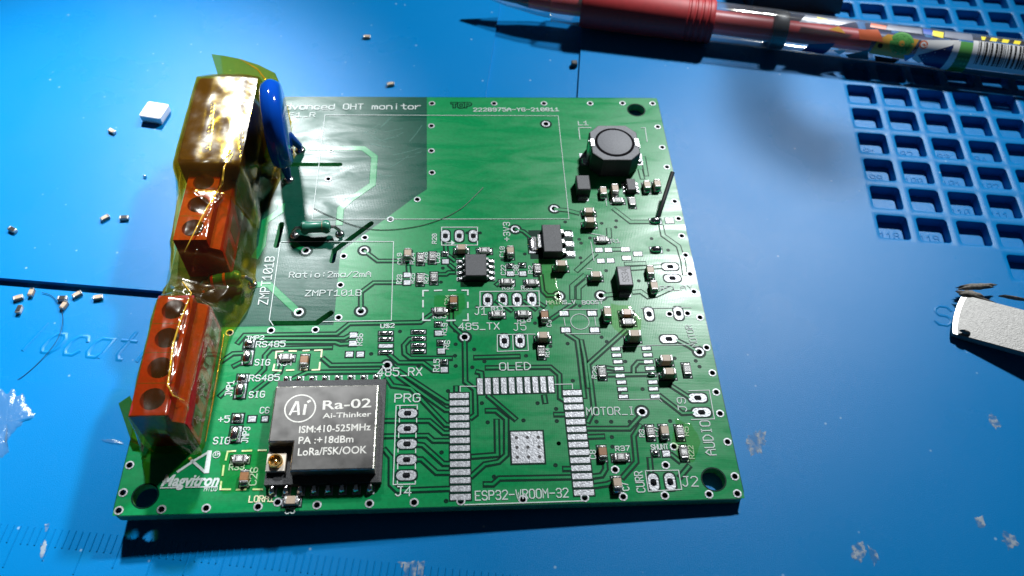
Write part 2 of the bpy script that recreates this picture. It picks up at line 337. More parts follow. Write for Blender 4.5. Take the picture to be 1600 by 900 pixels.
def sheet(name, loops, z0, z1, m, parent=None, edge=None):
    """flat plate with holes: first loop is the outline, the others are cut out"""
    cu = bpy.data.curves.new(name, 'CURVE'); cu.dimensions = '2D'; cu.fill_mode = 'BOTH'; cu.extrude = (z1 - z0) / 2 * S
    for lp in loops:
        sp = cu.splines.new('POLY'); sp.points.add(len(lp) - 1); sp.use_cyclic_u = True
        for q, (x, y) in zip(sp.points, lp): q.co = (x * S, y * S, 0, 1)
    t = bpy.data.objects.new(name + '_tmp', cu); COL.objects.link(t)
    dg = bpy.context.evaluated_depsgraph_get(); me = bpy.data.meshes.new_from_object(t.evaluated_get(dg)); bpy.data.objects.remove(t)
    me.name = name; me.materials.clear(); me.materials.append(MATS[m]); me.transform(Matrix.Translation((0, 0, (z0 + z1) / 2 * S)))
    if edge: 
        me.materials.append(MATS[edge])
        for p in me.polygons: p.material_index = 1 if abs(p.normal.z) < .5 else 0
    for p in me.polygons: p.use_smooth = False
    return place(me, name, parent)

# ------------------------------------------------------------------ stroke lettering (plotter style, as on boards)
G = {'A': '00 04 26 44 40;03 43', 'B': '00 06 36 45 44 33 42 41 30 00;03 33', 'C': '45 36 16 05 01 10 30 41', 'D': '00 06 26 44 42 20 00', 'E': '46 06 00 40;03 33', 'F': '46 06 00;03 33',
 'G': '45 36 16 05 01 10 30 41 43 23', 'H': '00 06;40 46;03 43', 'I': '10 30;20 26;16 36', 'J': '01 10 20 31 36;16 46', 'K': '00 06;46 03 40', 'L': '06 00 40', 'M': '00 06 23 46 40', 'N': '00 06 40 46',
 'O': '10 01 05 16 36 45 41 30 10', 'P': '00 06 36 45 44 33 03', 'Q': '10 01 05 16 36 45 41 30 10;22 40', 'R': '00 06 36 45 44 33 03;23 40', 'S': '01 10 30 41 42 33 13 04 05 16 36 45', 'T': '20 26;06 46', 'U': '06 01 10 30 41 46',
 'V': '06 20 46', 'W': '06 10 24 30 46', 'X': '00 46;06 40', 'Y': '06 23 46;23 20', 'Z': '06 46 00 40', '0': '10 01 05 16 36 45 41 30 10;01 45', '1': '04 26 20;00 40', '2': '05 16 36 45 44 00 40', '3': '05 16 36 45 44 33 42 41 30 10 01;13 33',
 '4': '30 36 02 42', '5': '46 06 04 34 43 41 30 10 01', '6': '45 36 16 05 01 10 30 41 42 33 03', '7': '06 46 10', '8': '13 04 05 16 36 45 44 33 13 02 01 10 30 41 42 33', '9': '01 10 30 41 45 36 16 05 04 13 43',
 '-': '03 43', '_': '00 40', '+': '03 43;21 25', '/': '00 46', ':': '21 22;24 25', '$': '01 10 30 41 42 33 13 04 05 16 36 45;20 26', ' ': '', '.': '20 21', '*': '15 35;24 26',
 'a': '40 44 14 03 01 10 30 41', 'c': '43 34 14 03 01 10 30 41', 'd': '46 40;41 30 10 01 03 14 34 43', 'e': '02 42 43 34 14 03 01 10 40', 'i': '20 24;25.6 26', 'l': '20 26', 'm': '00 04;03 14 23 20;23 34 43 40', 'n': '00 04;03 14 34 43 40',
 'o': '10 01 03 14 34 43 41 30 10', 'r': '00 04;02 24 44', 't': '26 21 30 40;04 44', 'v': '04 20 44', 'g': '44 4/ 3. 1.;41 30 10 01 03 14 34 43'}
def glyph(ch):
    out = []
    for st in G.get(ch, '').split(';'):
        pts = []
        for t in st.split():
            if t == '25.6': pts.append((2, 5.6)); continue
            y = {'/': -1, '.': -2}.get(t[1], None); pts.append((float(t[0]), float(t[1]) if y is None else y))
        if len(pts) > 1: out.append(pts)
    return out
def strokes(txt, A, B, h, shear=0.0, fillw=0.70):
    A, B = V2(A), V2(B); d = B - A; L = d.length; d.normalize(); n = Vector((-d.y, d.x)); k = len(txt); adv = L / (k - (1 - fillw)); gw = adv * fillw / 4; out = []
    for i, ch in enumerate(txt):
        for st in glyph(ch):
            out.append([tuple(A + d * (i * adv + x * gw + shear * y * h / 6) + n * (y * h / 6)) for x, y in st])
    return out

# ================================================================== THE MAT
TH = math.radians(-7.7); EU = Vector((math.cos(TH), math.sin(TH))); EV = Vector((-math.sin(TH), math.cos(TH)))
def uv2w(u, v): p = EU * u + EV * v; return (p.x, p.y)
def w2uv(x, y): p = Vector((x, y)); return p.dot(EU), p.dot(EV)
matroot = tag(empty('work_mat'), 'bright blue silicone work mat with parts compartments, under everything', 'mat')
PIT = 7.48; u0, v0 = w2uv(133.42, 92.95); RIB = 1.4; OW = PIT - RIB; DEP = 2.1
cells = [(i, j) for i in range(-7, 6) for j in range(0, 11)] + [(6, j) for j in range(3, 11)]
def tile(i, j): return (u0 - RIB / 2 + j * PIT, v0 + RIB / 2 - (i + 1) * PIT)   # lower-left corner
lat1 = (u0 - RIB / 2, v0 + RIB / 2 - 6 * PIT, u0 - RIB / 2 + 11 * PIT, v0 + RIB / 2 + 7 * PIT)
lat2 = (u0 - RIB / 2 + 3 * PIT, v0 + RIB / 2 - 7 * PIT, u0 - RIB / 2 + 11 * PIT, v0 + RIB / 2 - 6 * PIT)
TRAY = -1.0
def lev(u, v):
    for a in (lat1, lat2):
        if a[0] < u < a[2] and a[1] < v < a[3]: return None
    if 22.1 < v < 41.6 and u < 24: return TRAY
    if 42.3 < u < 61.9 and v > 62: return -0.7
    return 0.0
us = sorted({-140, 24, 42.3, 61.9, 260, lat1[0], lat1[2], lat2[0]}); vs = sorted({-70, 22.1, 41.6, 62, 200, lat1[1], lat1[3], lat2[1]})
mb = MB(); H = {}
for a in range(len(us) - 1):
    for b in range(len(vs) - 1):
        H[a, b] = lev((us[a] + us[a + 1]) / 2, (vs[b] + vs[b + 1]) / 2)
        if H[a, b] is None: continue
        q = [uv2w(us[a], vs[b]), uv2w(us[a + 1], vs[b]), uv2w(us[a + 1], vs[b + 1]), uv2w(us[a], vs[b + 1])]
        mb.add([(x, y, H[a, b]) for x, y in q], [(0, 1, 2, 3)], 'silicone_blue')
for (a, b), h in H.items():
    if h is None: continue
    for da, db, e in ((1, 0, 'u'), (0, 1, 'v')):
        h2 = H.get((a + da, b + db))
        if h2 is None or abs(h2 - h) < 1e-6: continue
        p, q = ((us[a + 1], vs[b]), (us[a + 1], vs[b + 1])) if e == 'u' else ((us[a], vs[b + 1]), (us[a + 1], vs[b + 1]))
        p, q = uv2w(*p), uv2w(*q); mb.add([(*p, h), (*q, h), (*q, h2), (*p, h2)], [(0, 1, 2, 3)], 'silicone_blue')
mb.build('mat_sheet', matroot, smooth=0)
def rrect(x0, y0, x1, y1, r, n=4):
    out = []
    for cx, cy, a in ((x1 - r, y0 + r, -90), (x1 - r, y1 - r, 0), (x0 + r, y1 - r, 90), (x0 + r, y0 + r, 180)):
        for i in range(n + 1): t = math.radians(a + 90 * i / n); out.append((cx + r * math.cos(t), cy + r * math.sin(t)))
    return out
cb = MB()
for lipz, ins in ((0, 0),):
    outer = [(PIT, 0), (PIT, PIT * .25), (PIT, PIT * .5), (PIT, PIT * .75), (PIT, PIT)]
op = rrect(RIB / 2, RIB / 2, PIT - RIB / 2, PIT - RIB / 2, 0.8); opm = rrect(RIB / 2 + .16, RIB / 2 + .16, PIT - RIB / 2 - .16, PIT - RIB / 2 - .16, 0.72); opi = rrect(RIB / 2 + .24, RIB / 2 + .24, PIT - RIB / 2 - .24, PIT - RIB / 2 - .24, 0.66); nn = len(op)
sq = []
for x, y in op:   # outer square ring matched point by point to the rounded opening
    dx, dy = x - PIT / 2, y - PIT / 2; k = PIT / 2 / max(abs(dx), abs(dy)); sq.append((PIT / 2 + dx * k, PIT / 2 + dy * k))
corner = {}
rings_ = [[(x, y, 0) for x, y in sq], [(x, y, 0) for x, y in op], [(x, y, -0.08) for x, y in opm], [(x, y, -0.3) for x, y in opi], [(x, y, -DEP) for x, y in opi]]
cb.rings(rings_, 'silicone_blue', False, True)
for cx, cy in ((PIT, 0), (PIT, PIT), (0, PIT), (0, 0)):   # fill the little corner triangles left by the matched ring
    near = [p for p in sq if abs(abs(p[0] - PIT / 2) - PIT / 2) < 1e-6 or 1]
    cand = sorted(sq, key=lambda p: (p[0] - cx) ** 2 + (p[1] - cy) ** 2)[:2]
    cb.add([(cx, cy, 0), (*cand[0], 0), (*cand[1], 0)], [(0, 1, 2)], 'silicone_blue')
cell_me = cb.mesh('compartment', 40)
nums = {(3, 0): '99', (3, 1): '100', (3, 2): '101', (3, 3): '102', (2, 0): '81', (2, 1): '82', (2, 2): '83', (2, 3): '84', (5, 0): '118', (5, 1): '119', (4, 2): '110', (4, 3): '111'}
for i, j in cells:
    u, v = tile(i, j); x, y = uv2w(u, v); c = place(cell_me, 'compartment', matroot, (x, y, 0), TH)
    if (i, j) in nums:
        t = MB(); s_ = nums[i, j]; w = 1.15 * len(s_)
        for st in strokes(s_, (PIT / 2 - w / 2, 2.5), (PIT / 2 + w / 2, 2.5), 1.6): t.ribbon(st, 0.32, -DEP, -DEP + 0.1, 'silicone_blue', 0.1)
        t.build('embossed_number', c)
# ruler ribs along the near edge
tk = {}
for L in (2.6, 4.6, 6.0):
    t = MB(); t.ribbon([(0, 0), (0, -L)], 0.28, 0, 0.11, 'silicone_blue', 0.1); tk[L] = t.mesh('ruler_tick')
ru, rv = w2uv(-17.8, 1.35)
for k in range(-14, 108):
    u = ru + k * 1.02; L = 6.0 if k % 10 == 3 else (4.6 if k % 5 == 3 else 2.6)
    x, y = uv2w(u, rv - 0.012 * k * 0.5 + 0.05); place(tk[L], 'ruler_tick', matroot, (x, y, 0), TH)
def emboss(txt, A, B, h, shear, w, z, fw=0.7):
    A, B = V2(A), V2(B); n = len(txt); adv = (B - A) / (n - (1 - fw))
    for i, ch in enumerate(txt):
        p = A + adv * i; t = MB()
        for st in strokes(ch, p, p + adv * fw, h, shear, 1.0): t.ribbon(st, w, z, z + 0.13, 'silicone_blue', 0.3 if w > .5 else .16, ends=0.1)
        t.build('embossed_letter', matroot)
pa, pb = mp(24, 546, TRAY), mp(226, 566, TRAY)
emboss('locati', (pa.x, pa.y), (pb.x, pb.y), 5.6, 0.32, 0.75, TRAY, 0.66)
pa, pb = mp(1461, 506), mp(1486, 510)
emboss('S', (pa.x, pa.y), (pb.x, pb.y), 4.0, 0.12, 0.55, 0.0)

# ================================================================== THE BOARD
board = tag(empty('circuit_board'), 'green printed circuit board crowded with small soldered parts and taped red terminals', 'circuit board')
board.matrix_world = Matrix.Translation(BM.translation * S) @ BM.to_3x3().to_4x4()
BW, BH, BT = 91.1, 87.55, 1.6
VIAS = P('675,162 772,162 850,162 922,162 972.6,161.6 1019.6,162 1027.6,198.6 1034.6,230.6 1042,261.4 1054,315 1060,342 1065,369 1071,399 1078,428.5 1084,456 1093.6,496.4 1104,543.4 1113,583 1119,613 1125,646.4 1136.6,690.6 1148,744.6 1152,772 1108,774 1039,776 974,779 914,782 817,784 720,787.5 647,789 577,791.5 495,793 403,794 322,796 252,798 184.5,798 190.5,770 201,727 434,785 674,197 674,236 675,270 652,312 610,343 570,371.6 537,400.6 532,445.6 529,496.4 493,515.6 423.6,516.6 359,520 1046,491 1074,490 1053,698 1040,727 961,734')
BIGV = P('478,392 569,391.6 467,488 564,486.4 853,194 866,326.5 805,358.5 873,463 939,462 605,571 726,527 1003,643.5 1092,550 517,234 513,280')
TH_V = P('696,369 717.5,369 739.5,369 762,469 785.5,469 808,468.5 831,468 788,533 812.5,532.5 1021,754 1047,753 1014,491 1060,490')
TH_H = P('637,646 636.5,670 636,694 635.5,718.5 635,743 1090,622 1096,644.5 1047,417 1050.5,435 1045,530')
MH = [(b2(227, 775), 1.75), (b2(1115, 749), 1.75), (b2(994, 172), 1.75), ((4.4, 83.6), 1.75)]
SLOTS = [P('404,257 531,257'), P('440,350 432,384'), P('580,349 523,391 519,408'), P('426,505 494,505 517,489')]
def bv(px, py): x_, y_ = b2(px, py); return (min(max(x_, .85), BW - .85), min(max(y_, .85), BH - .85))
holes = []
for q in VIAS: holes.append(circle(*bv(*q), 0.46, 14))
for q in BIGV: holes.append(circle(*b2(*q), 0.55, 16))
for q in TH_V + TH_H: holes.append(circle(*b2(*q), 0.60, 16))
for c, r in MH: holes.append(circle(*c, r, 32))
for s_ in SLOTS: holes.append(capsule([b2(*q) for q in s_], 1.0))
sheet('substrate', [rrect(0, 0, BW, BH, 1.2)] + holes, -BT, 0, 'mask_bare', board, 'fr4_edge')
# copper pour: everything but the isolated mains corner
edge = 0.12
pour = [b2(667, 152.8)] + [b2(*q) for q in P('667,296 650,307 534,392 531,402 522,500 521,508 345,512')]
pour[0] = (pour[0][0], BH - edge); pour[-1] = (edge, pour[-1][1])
pour = pour + [(edge, edge), (BW - edge, edge), (BW - edge, BH - edge)]
pin = offset_poly(pour, -1e-4)
def inside(p, poly):
    c = False; n = len(poly)
    for i in range(n):
        (x1, y1), (x2, y2) = poly[i], poly[i - 1]
        if (y1 > p[1]) != (y2 > p[1]) and p[0] < (x2 - x1) * (p[1] - y1) / (y2 - y1) + x1: c = not c
    return c
ph = []
for h_ in holes:
    cx = sum(p[0] for p in h_) / len(h_); cy = sum(p[1] for p in h_) / len(h_)
    if all(inside(p, pour) for p in h_):
        ph.append([(cx + (x - cx) * 1.04, cy + (y - cy) * 1.04) for x, y in h_])
sheet('copper_pour', [pour] + ph, 0.002, 0.03, 'mask_copper', board)
# --- vias and plated holes
t = MB(); t.annulus(0, 0, 0.44, 0.68, 0.02, 0.09, 'pad', 18); t.lathe([(0.44, 0.05), (0.44, -1.5)], 'barrel_shaded', 14, None, False, False); via_me = t.mesh('via')
t = MB(); t.annulus(0, 0, 0.53, 0.84, 0.02, 0.09, 'pad', 20); t.lathe([(0.53, 0.05), (0.53, -1.5)], 'barrel_shaded', 16, None, False, False); t.annulus(0, 0, 0.84, 1.25, 0.01, 0.045, 'mask_dark', 20); bigvia_me = t.mesh('via_large')
for q in VIAS: place(via_me, 'via', board, (*bv(*q), 0))
for q in BIGV[:-2]: place(bigvia_me, 'via', board, (*b2(*q), 0))
for q in BIGV[-2:]: place(via_me, 'via', board, (*b2(*q), 0))
def oblong(lx, ly):
    t = MB(); r = min(lx, ly) / 2; d = (max(lx, ly) / 2 - r); n = 8; outer = []
    for s_, a0 in ((1, -90), (-1, 90)):
        for i in range(n + 1):
            a = math.radians(a0 + 180 * i / n); outer.append((s_ * d + r * math.cos(a), r * math.sin(a)))
    if ly > lx: outer = [(-y, x) for x, y in outer]
    k = len(outer); inner = [(0.58 * math.cos(math.atan2(y, x)), 0.58 * math.sin(math.atan2(y, x))) for x, y in outer]
    t.rings([[(x, y, .02) for x, y in outer], [(x * .98, y * .98, .09) for x, y in outer], [(x, y, .09) for x, y in inner], [(x, y, -1.5) for x, y in inner]], 'pad', False, False)
    big = [(x * (1 + .55 / max(lx, ly) * 1.3), y * (1 + .55 / max(lx, ly) * 1.3)) for x, y in outer]
    big = [(x + (.22 if x > 0 else -.22), y + (.22 if y > 0 else -.22)) for x, y in outer]
    t.rings([[(x, y, .0) for x, y in big], [(x, y, .05) for x, y in big], [(x * .97, y * .97, .05) for x, y in outer]], 'mask_dark', False, False)
    return t.mesh('plated_hole')
ov, oh = oblong(1.55, 2.75), oblong(3.0, 1.55)
for q in TH_V: place(ov, 'plated_hole', board, (*b2(*q), 0))
for q in TH_H: place(oh, 'plated_hole', board, (*b2(*q), 0))
for c, r in MH:
    t = MB(); t.annulus(0, 0, r - 0.02, r + 0.22, 0.0, 0.05, 'mask_dark', 32); t.build('mounting_hole_rim', board, (*c, 0))
t = MB(); t.annulus(0, 0, 0.12, 0.36, 0.02, 0.06, 'mask_dark', 12); t.lathe([(0.13, 0.05), (0.001, 0.04)], 'mask_dark', 8, None, False, False); tent_me = t.mesh('tented_via')
TENT = P('625,518 580,553 660,549 654,572 685,535 711,517 712,538 711,556 712,572 741,546 757,565 738,574 822,556 762,601 753,630 762,660 818,657 840,630 869,639 870,658 873,693 868,727 745,480 798,482 836,505 842,497 844,510 860,541 887,537 895,595 940,527 948,534 975,544 959,555 977,565 968,613 1004,608 932,659 955,659 984,659 1047,658 956,683 873,693 690,707 670,729 697,783 772,745 957,698 909,411 905,374 908,380 922,372 928,351 940,349 962,355 963,345 883,347 891,367 907,403 932,460 947,423 998,439 1018,373 1044,391 792,403 820,397 785,406 648,520 692,419 689,441 730,364 750,364 1054,560 1087,564 1093,573 906,478 700,611 384,560')
for q in TENT: place(tent_me, 'tented_via', board, (*b2(*q), 0))
# --- traces: dark clearance groove plus raised copper under the mask, one part per trace
TR = '''371,537 382,524 526,522 546,506 657,504 676,490
398,529 538,529 549,523|404,535 524,535 532,538 548,537|400,590 413,577 414,556 424,545 519,543|345,566 364,553 382,552|364,573 378,566|343,620 358,606 372,598|392,616 425,590 437,582 442,566
457,593 480,582 592,581|504,560 517,571 600,570|607,553 623,567 661,567 677,579 690,579|652,529 640,530 631,540 632,553 641,560 706,560|612,573 697,629 704,630|622,588 696,641 704,641|604,590 613,603 642,607 696,664 704,665
600,658 671,658 693,677 704,677|600,682 668,681 677,689 704,689|652,695 661,696 693,725 704,725|652,718 659,718 682,739 704,739|600,702 611,715 611,757 621,767 704,764
762,618 806,656|759,642 775,642 791,655 791,711 779,722 757,726 736,745|776,656 777,711 737,714|850,618 852,630|866,648 882,648|880,733 894,733|756,757 770,757 780,748 892,746
759,575 860,574 874,586 875,622 882,626|744,581 752,583 753,592|713,604 713,612|726,532 727,597 742,609 743,648 735,654|741,559 812,557|722,523 705,507 705,484
978,516 919,569 924,604 928,640 918,660|885,521 902,532 906,562 913,622|908,532 914,562 919,606|948,575 960,577|950,586 1016,585|1010,566 997,566 990,574 990,584|1047,602 1078,622|1030,618 1066,646 1084,645
917,670 983,670 1001,650|919,683 944,682|1001,664 990,682 994,722 972,747|926,745 940,743 946,733 945,723|927,760 948,757 962,752|1015,716 1017,738|1048,710 1063,722|1077,728 1062,746
805,358 818,362 830,372|845,430 848,455 855,462 868,462|701,400 711,408|702,414 710,421|685,429 697,429 701,426 711,426|638,416 639,428|569,392 590,408 630,408|564,484 564,457 584,442 628,442|696,380 697,393
783,440 775,446|851,480 840,473|861,499 898,474|775,470 800,486|818,470 838,484|1056,531 1076,541 1088,549'''
TRW = '''952,372 951,357|900,424 931,396|955,390 970,390|976,413 1009,412|985,420 1033,417|943,462 962,460|988,457 1001,456 1012,464 1024,462 1050,450|894,468 894,447 914,430|904,468 904,450 917,439|1033,352 1036,368 1060,385 1067,408 1070,430|958,326 985,347 1014,347|1005,245 1010,275|1000,265 1004,280|866,327 886,329 905,334'''
def trace(px, w, clr, nm='copper_trace'):
    pts = [b2(*q) for q in px]; t = MB()
    t.ribbon(pts, w + 2 * clr, 0.03, 0.048, 'mask_dark', ends=clr * .6); t.ribbon(pts, w, 0.03, 0.095, 'mask_copper', 0.07); t.build(nm, board, smooth=0)
for ln in TR.replace('\n', '|').split('|'): trace(P(ln), 0.46, 0.29)
for ln in TRW.split('|'): trace(P(ln), 0.75, 0.16)
for ln, w in (('474,231 568,232 585,245 582,288 546,313 532,326 530,352', 1.25), ('440,318 438,330 414,346 409,384 397,404', 1.3), ('396,445 420,445 465,487', 1.25), ('455,378 476,391', 1.1)):
    t = MB(); t.ribbon([b2(*q) for q in P(ln)], w, 0.0, 0.05, 'mask_copper', 0.06); t.build('copper_trace', board, smooth=0)
# --- solder pads
_pm = {}
def pad(px, py, w, h, clr=0.24, solder=0.0, dark=True, rz=0.0):
    key = (round(w, 2), round(h, 2), clr, solder, dark)
    if key not in _pm:
        t = MB()
        if dark: t.box((0, 0, 0.03), (w + 2 * clr, h + 2 * clr, 0.05), 'mask_dark')
        t.cbox(0, 0, 0.04, 0.105, w, h, 0.04, 'pad', 0.06)
        if solder: t.dome(0, 0, w * .94, h * .92, solder, 'solder', 0.1, 3.2, jit=.12)
        _pm[key] = t.mesh('solder_pad')
    return place(_pm[key], 'solder_pad', board, (*b2(px, py), 0), rz)
def row(a, b, n, **k):
    for i in range(n): f = i / (n - 1); yield (a[0] + (b[0] - a[0]) * f, a[1] + (b[1] - a[1]) * f)
def brow(a, b, n, w, h, **k):
    A, B = bp(*a), bp(*b); key_o = pad(*a, w, h, **k)
    for i in range(1, n):
        c = key_o.copy(); COL.objects.link(c); c.location = (A + (B - A) * i / (n - 1)) * S
brow((717.5, 618.5), (719.5, 777), 14, 3.0, 0.92, clr=0.18)
brow((894, 614), (912.5, 770), 14, 3.0, 0.92, clr=0.18)
brow((750, 604), (861, 601), 10, 0.9, 2.9, clr=0.18)
ep = b2(824, 699); t = MB(); t.box((0, 0, 0.03), (5.4, 5.7, 0.05), 'mask_dark'); t.cbox(0, 0, 0.04, 0.105, 4.9, 5.2, 0.04, 'pad'); thermal = t.build('thermal_pad', board, (*ep, 0))
for i in range(3):
    for j in range(3):
        t = MB(); t.lathe([(0.0, 0.110), (0.27, 0.112)], 'hole_dark', 12, None, False, False); t.annulus(0, 0, 0.26, 0.34, 0.1, 0.12, 'pad', 12); t.build('thermal_via', thermal, ((i - 1) * 1.68 + .1, (j - 1) * 1.6, 0))
for q in P('962,545.6 963.5,555.4 965.5,565.6 967,576.4 969,587.4 971,597.6 972.5,608.6 974,620 1010,544.6 1012,555 1013,565.6 1015.6,576 1020,597.4 1021,608 1023.6,619.6'): pad(*q, 1.45, 0.62, clr=.16)
pad(1018, 586, 1.5, .62, clr=.16, solder=0.45)
for q in P('881,490 925,490 884,516 929,516'): pad(*q, 1.5, 0.95, clr=.2)
for q in P('936,391 950.5,391 977,390 996.5,397 939,408 954,407.5 979,403.5'): pad(*q, 1.3 if q[0] < 960 else 1.6, 0.95, clr=.1)
pad(1046, 345, 1.55, 1.35, clr=.1)
for q in P('696,409 636,430 636,442 797.5,428 817,428 552,524 551,537 563,554 685,521 689.5,549 694,578 1041,709 394,655'): pad(*q, 1.15, 1.0, clr=.2)
pad(546, 554, 1.15, 1.0, clr=.2); pad(414, 655, 0.9, 0.9, clr=.2)
for q in P('695.5,397 797,416 816,415 685,507 689,536 694,566 1024,709'): pad(*q, 1.15, 1.0, clr=.2, solder=0.4)
for q in P('603,521 603,530.5 603,551 654,519 654,529.5 654,540 654,549.5'): pad(*q, 2.3, 0.7, clr=.2, solder=0.32)
pad(603, 541, 2.3, 0.7, clr=.2)
pad(1024, 346, 2.2, 1.35, clr=.12, solder=0.75); pad(1025, 391, 2.2, 1.35, clr=.12, solder=0.75)
for a, b in (((389.5, 538), (387, 559)), ((379, 592), (376, 611)), ((371.5, 654), (368, 679))):
    pad(*a, 1.6, 1.45, clr=.25, solder=0.6); pad(*b, 1.6, 2.6, clr=.25, solder=0.95)
pad(833, 384, 1.6, 3.5, clr=.2); 

# --- fine rub marks in the lacquer of the bare corner
random.seed(11)
for k in range(26):
    x_, y_ = random.uniform(560, 650), random.uniform(200, 300); a_ = random.gauss(-.25, .35); L_ = random.uniform(8, 46); cv = random.uniform(-.15, .15)
    pts = [(x_ + L_ * f * math.cos(a_ + cv * f), y_ + L_ * f * math.sin(a_ + cv * f)) for f in (0, .25, .5, .75, 1)]
    if all(q[0] < 664 for q in pts):
        t = MB(); t.ribbon([b2(*q) for q in pts], random.uniform(.05, .11), .003, .014, 'scratch_pale'); t.build('scratch', board, smooth=0)
# --- silkscreen
ZS0, ZS1 = 0.09, 0.115
def silk_text(txt, a, b, h, w=0.15, m='silk', shear=0.0, fw=0.72, z=0.0):
    t = MB()
    for st in strokes(txt, b2(*a), b2(*b), h, shear, fw): t.ribbon(st, w, ZS0 + z, ZS1 + z, m, ends=w * .35)
    return t.build('silkscreen_text', board, smooth=0)
TX = [('Advanced OHT monitor', (434, 171.5), (657, 171), 1.55, .2), ('F1_R', (452, 183.5), (492, 183), 1.2, .14), ('2228975A-Y6-210811', (740, 174.5), (873, 174), 0.95, .15), ('L1', (904, 196), (919, 196), 1.15, .14),
 ('ZMPT101B', (418, 476), (429, 402), 1.5, .17), ('Ratio:2ma/2mA', (452, 434), (579, 433), 1.15, .14), ('ZMPT101B', (477, 463), (564, 462), 1.15, .14), ('R20', (682, 381), (682, 366), .75, .13), ('+3V3', (797, 377), (796, 348), 1.15, .15),
 ('J1', (742, 492), (760, 492), 1.5, .16), ('485_TX', (717, 516), (780, 515), 1.3, .17), ('J5', (803, 517), (822, 516), 1.4, .14), ('OLED', (781, 579), (829, 578), 1.35, .17), ('485_RX', (590, 588), (659, 587), 1.4, .18),
 ('PRG', (617, 629), (656, 628), 1.4, .18), ('J4', (618, 775), (642, 775), 1.4, .17), ('ESP32-WROOM-32', (743, 782), (888, 777), 1.35, .16), ('MOTOR_I', (917, 649), (991, 648), 1.3, .16), ('CURR', (1008, 769), (1003, 737), 1.2, .15),
 ('J2', (1067, 760), (1091, 760), 1.5, .16), ('AUDIO', (1119, 711), (1108, 658), 1.55, .17), ('J9', (1073, 643), (1070, 622), 1.3, .15), ('SHUNT', (1018, 703), (1044, 702), .8, .15), ('RELAY', (1032, 455), (1083, 453), 1.0, .13),
 ('BOOST', (910, 476), (942, 475), .7, .14), ('MAINS_V', (854, 476), (899, 475), .75, .15), ('JMP2', (384, 532), (412, 531), .75, .15), ('RS485', (400, 543), (445, 542), 1.05, .16), ('SIG', (398, 571), (421, 571), 1.05, .16),
 ('RS485', (389, 596), (436, 595), 1.05, .16), ('SIG', (389, 622), (413, 621), 1.05, .16), ('JMP1', (362, 619), (366, 596), 1.0, .15), ('+5', (341, 661), (358, 660), 1.05, .16), ('SIG', (333, 694), (358, 694), 1.05, .16), ('JMP3', (387, 692), (391, 668), .95, .15),
 ('C6', (406, 646), (420, 646), 1.0, .13), ('R33', (358, 735), (381, 734), .9, .15), ('C26', (400, 758), (403, 731), 1.0, .15), ('C5', (446, 803), (460, 802), .8, .14), ('U$2', (595, 513), (616, 512), .75, .16), ('R36', (566, 540), (567, 522), .95, .14),
 ('R19', (697, 524), (699, 506), .8, .14), ('R6', (701, 546), (703, 533), .8, .14), ('R15', (686, 581), (687, 562), .9, .15), ('R34', (434, 572), (456, 571), .8, .15), ('R32', (785, 453), (803, 452), .75, .14), ('R31', (815, 453), (832, 452), .75, .14),
 ('C19', (628, 413), (627, 396), .7, .13), ('R24', (647, 413), (648, 396), .7, .13), ('R26', (667, 410), (668, 395), .7, .13), ('C28', (687, 411), (687, 396), .8, .14), ('R23', (627, 444), (628, 430), .8, .14), ('R25', (647, 443), (648, 428), .7, .13), ('R27', (669, 443), (669, 428), .7, .13),
 ('C10', (788, 402), (788, 386), .8, .12), ('C22', (790, 430), (790, 415), .8, .13), ('C30', (810, 430), (810, 415), .8, .13), ('R2', (832, 428), (832, 416), .7, .13), ('R11', (768, 486), (788, 485), .7, .14), ('R18', (809, 504), (829, 503), .7, .13), ('C3', (861, 511), (861, 501), .7, .12),
 ('R14', (858, 558), (858, 545), .6, .12), ('R29', (932, 592), (934, 574), .75, .13), ('R3', (1007, 683), (1006, 672), .75, .14), ('R5', (1076, 681), (1075, 668), .75, .14), ('R22', (1085, 717), (1082, 697), .75, .14), ('C8', (931, 717), (930, 704), .9, .14), ('R37', (962, 705), (984, 704), .75, .15),
 ('C7', (983, 766), (980, 754), .9, .15), ('C27', (1029, 682), (1028, 668), .7, .12), ('R35', (677, 498), (697, 497), .75, .14), ('C24', (700, 477), (702, 462), .6, .12), ('R1', (955, 380), (969, 379), .8, .12), ('MOTOR', (1091, 541), (1080, 508), 1.1, .12)]
for a in TX: silk_text(*a)
silk_text('LORA1', (389, 785), (427, 784), .9, .15, 'silk_flux')
t = MB()
for st in strokes('TOP', b2(706, 168), b2(735, 168), 1.25): t.ribbon(st, .75, .03, .05, 'mask_dark', ends=.3)
for st in strokes('TOP', b2(706, 168), b2(735, 168), 1.25): t.ribbon(st, .22, .05, .08, 'mask_copper', ends=.08)
t.build('etched_text', board, smooth=0)
def silk_lines(spec, w=0.14, m='silk', closed=False, nm='silkscreen_line'):
    for ln in spec.split('|'):
        t = MB(); t.ribbon([b2(*q) for q in P(ln)], w, ZS0, ZS1, m, closed=closed, ends=0 if closed else w * .4); t.build(nm, board, smooth=0)
silk_lines('508,180 872,181.5 889,342.5 488,343 508,180', .10)
silk_lines('440,378 615,378 611.5,501 505,503|438,380 421,500 427,509', .12)
silk_lines('690,363 690,355.5 746,355.5 746,363|690,377 690,383.5 746,383.5 746,377|697,380 705,380', .15)
t = MB(); A_, B_, C_ = b2(705, 376), b2(711, 380), b2(705, 383.5); t.add([(*A_, .1), (*C_, .1), (*B_, .1)], [(0, 1, 2)], 'silk'); t.build('silkscreen_arrow', board, smooth=0)
silk_lines('750,456 842,455 843,478.5 750,479.5 750,456', .15)
silk_lines('777,523.5 824,522.5 825.5,548 777,549.5 777,523.5|801,523 802,549|824,522.5 836,522.5', .13)
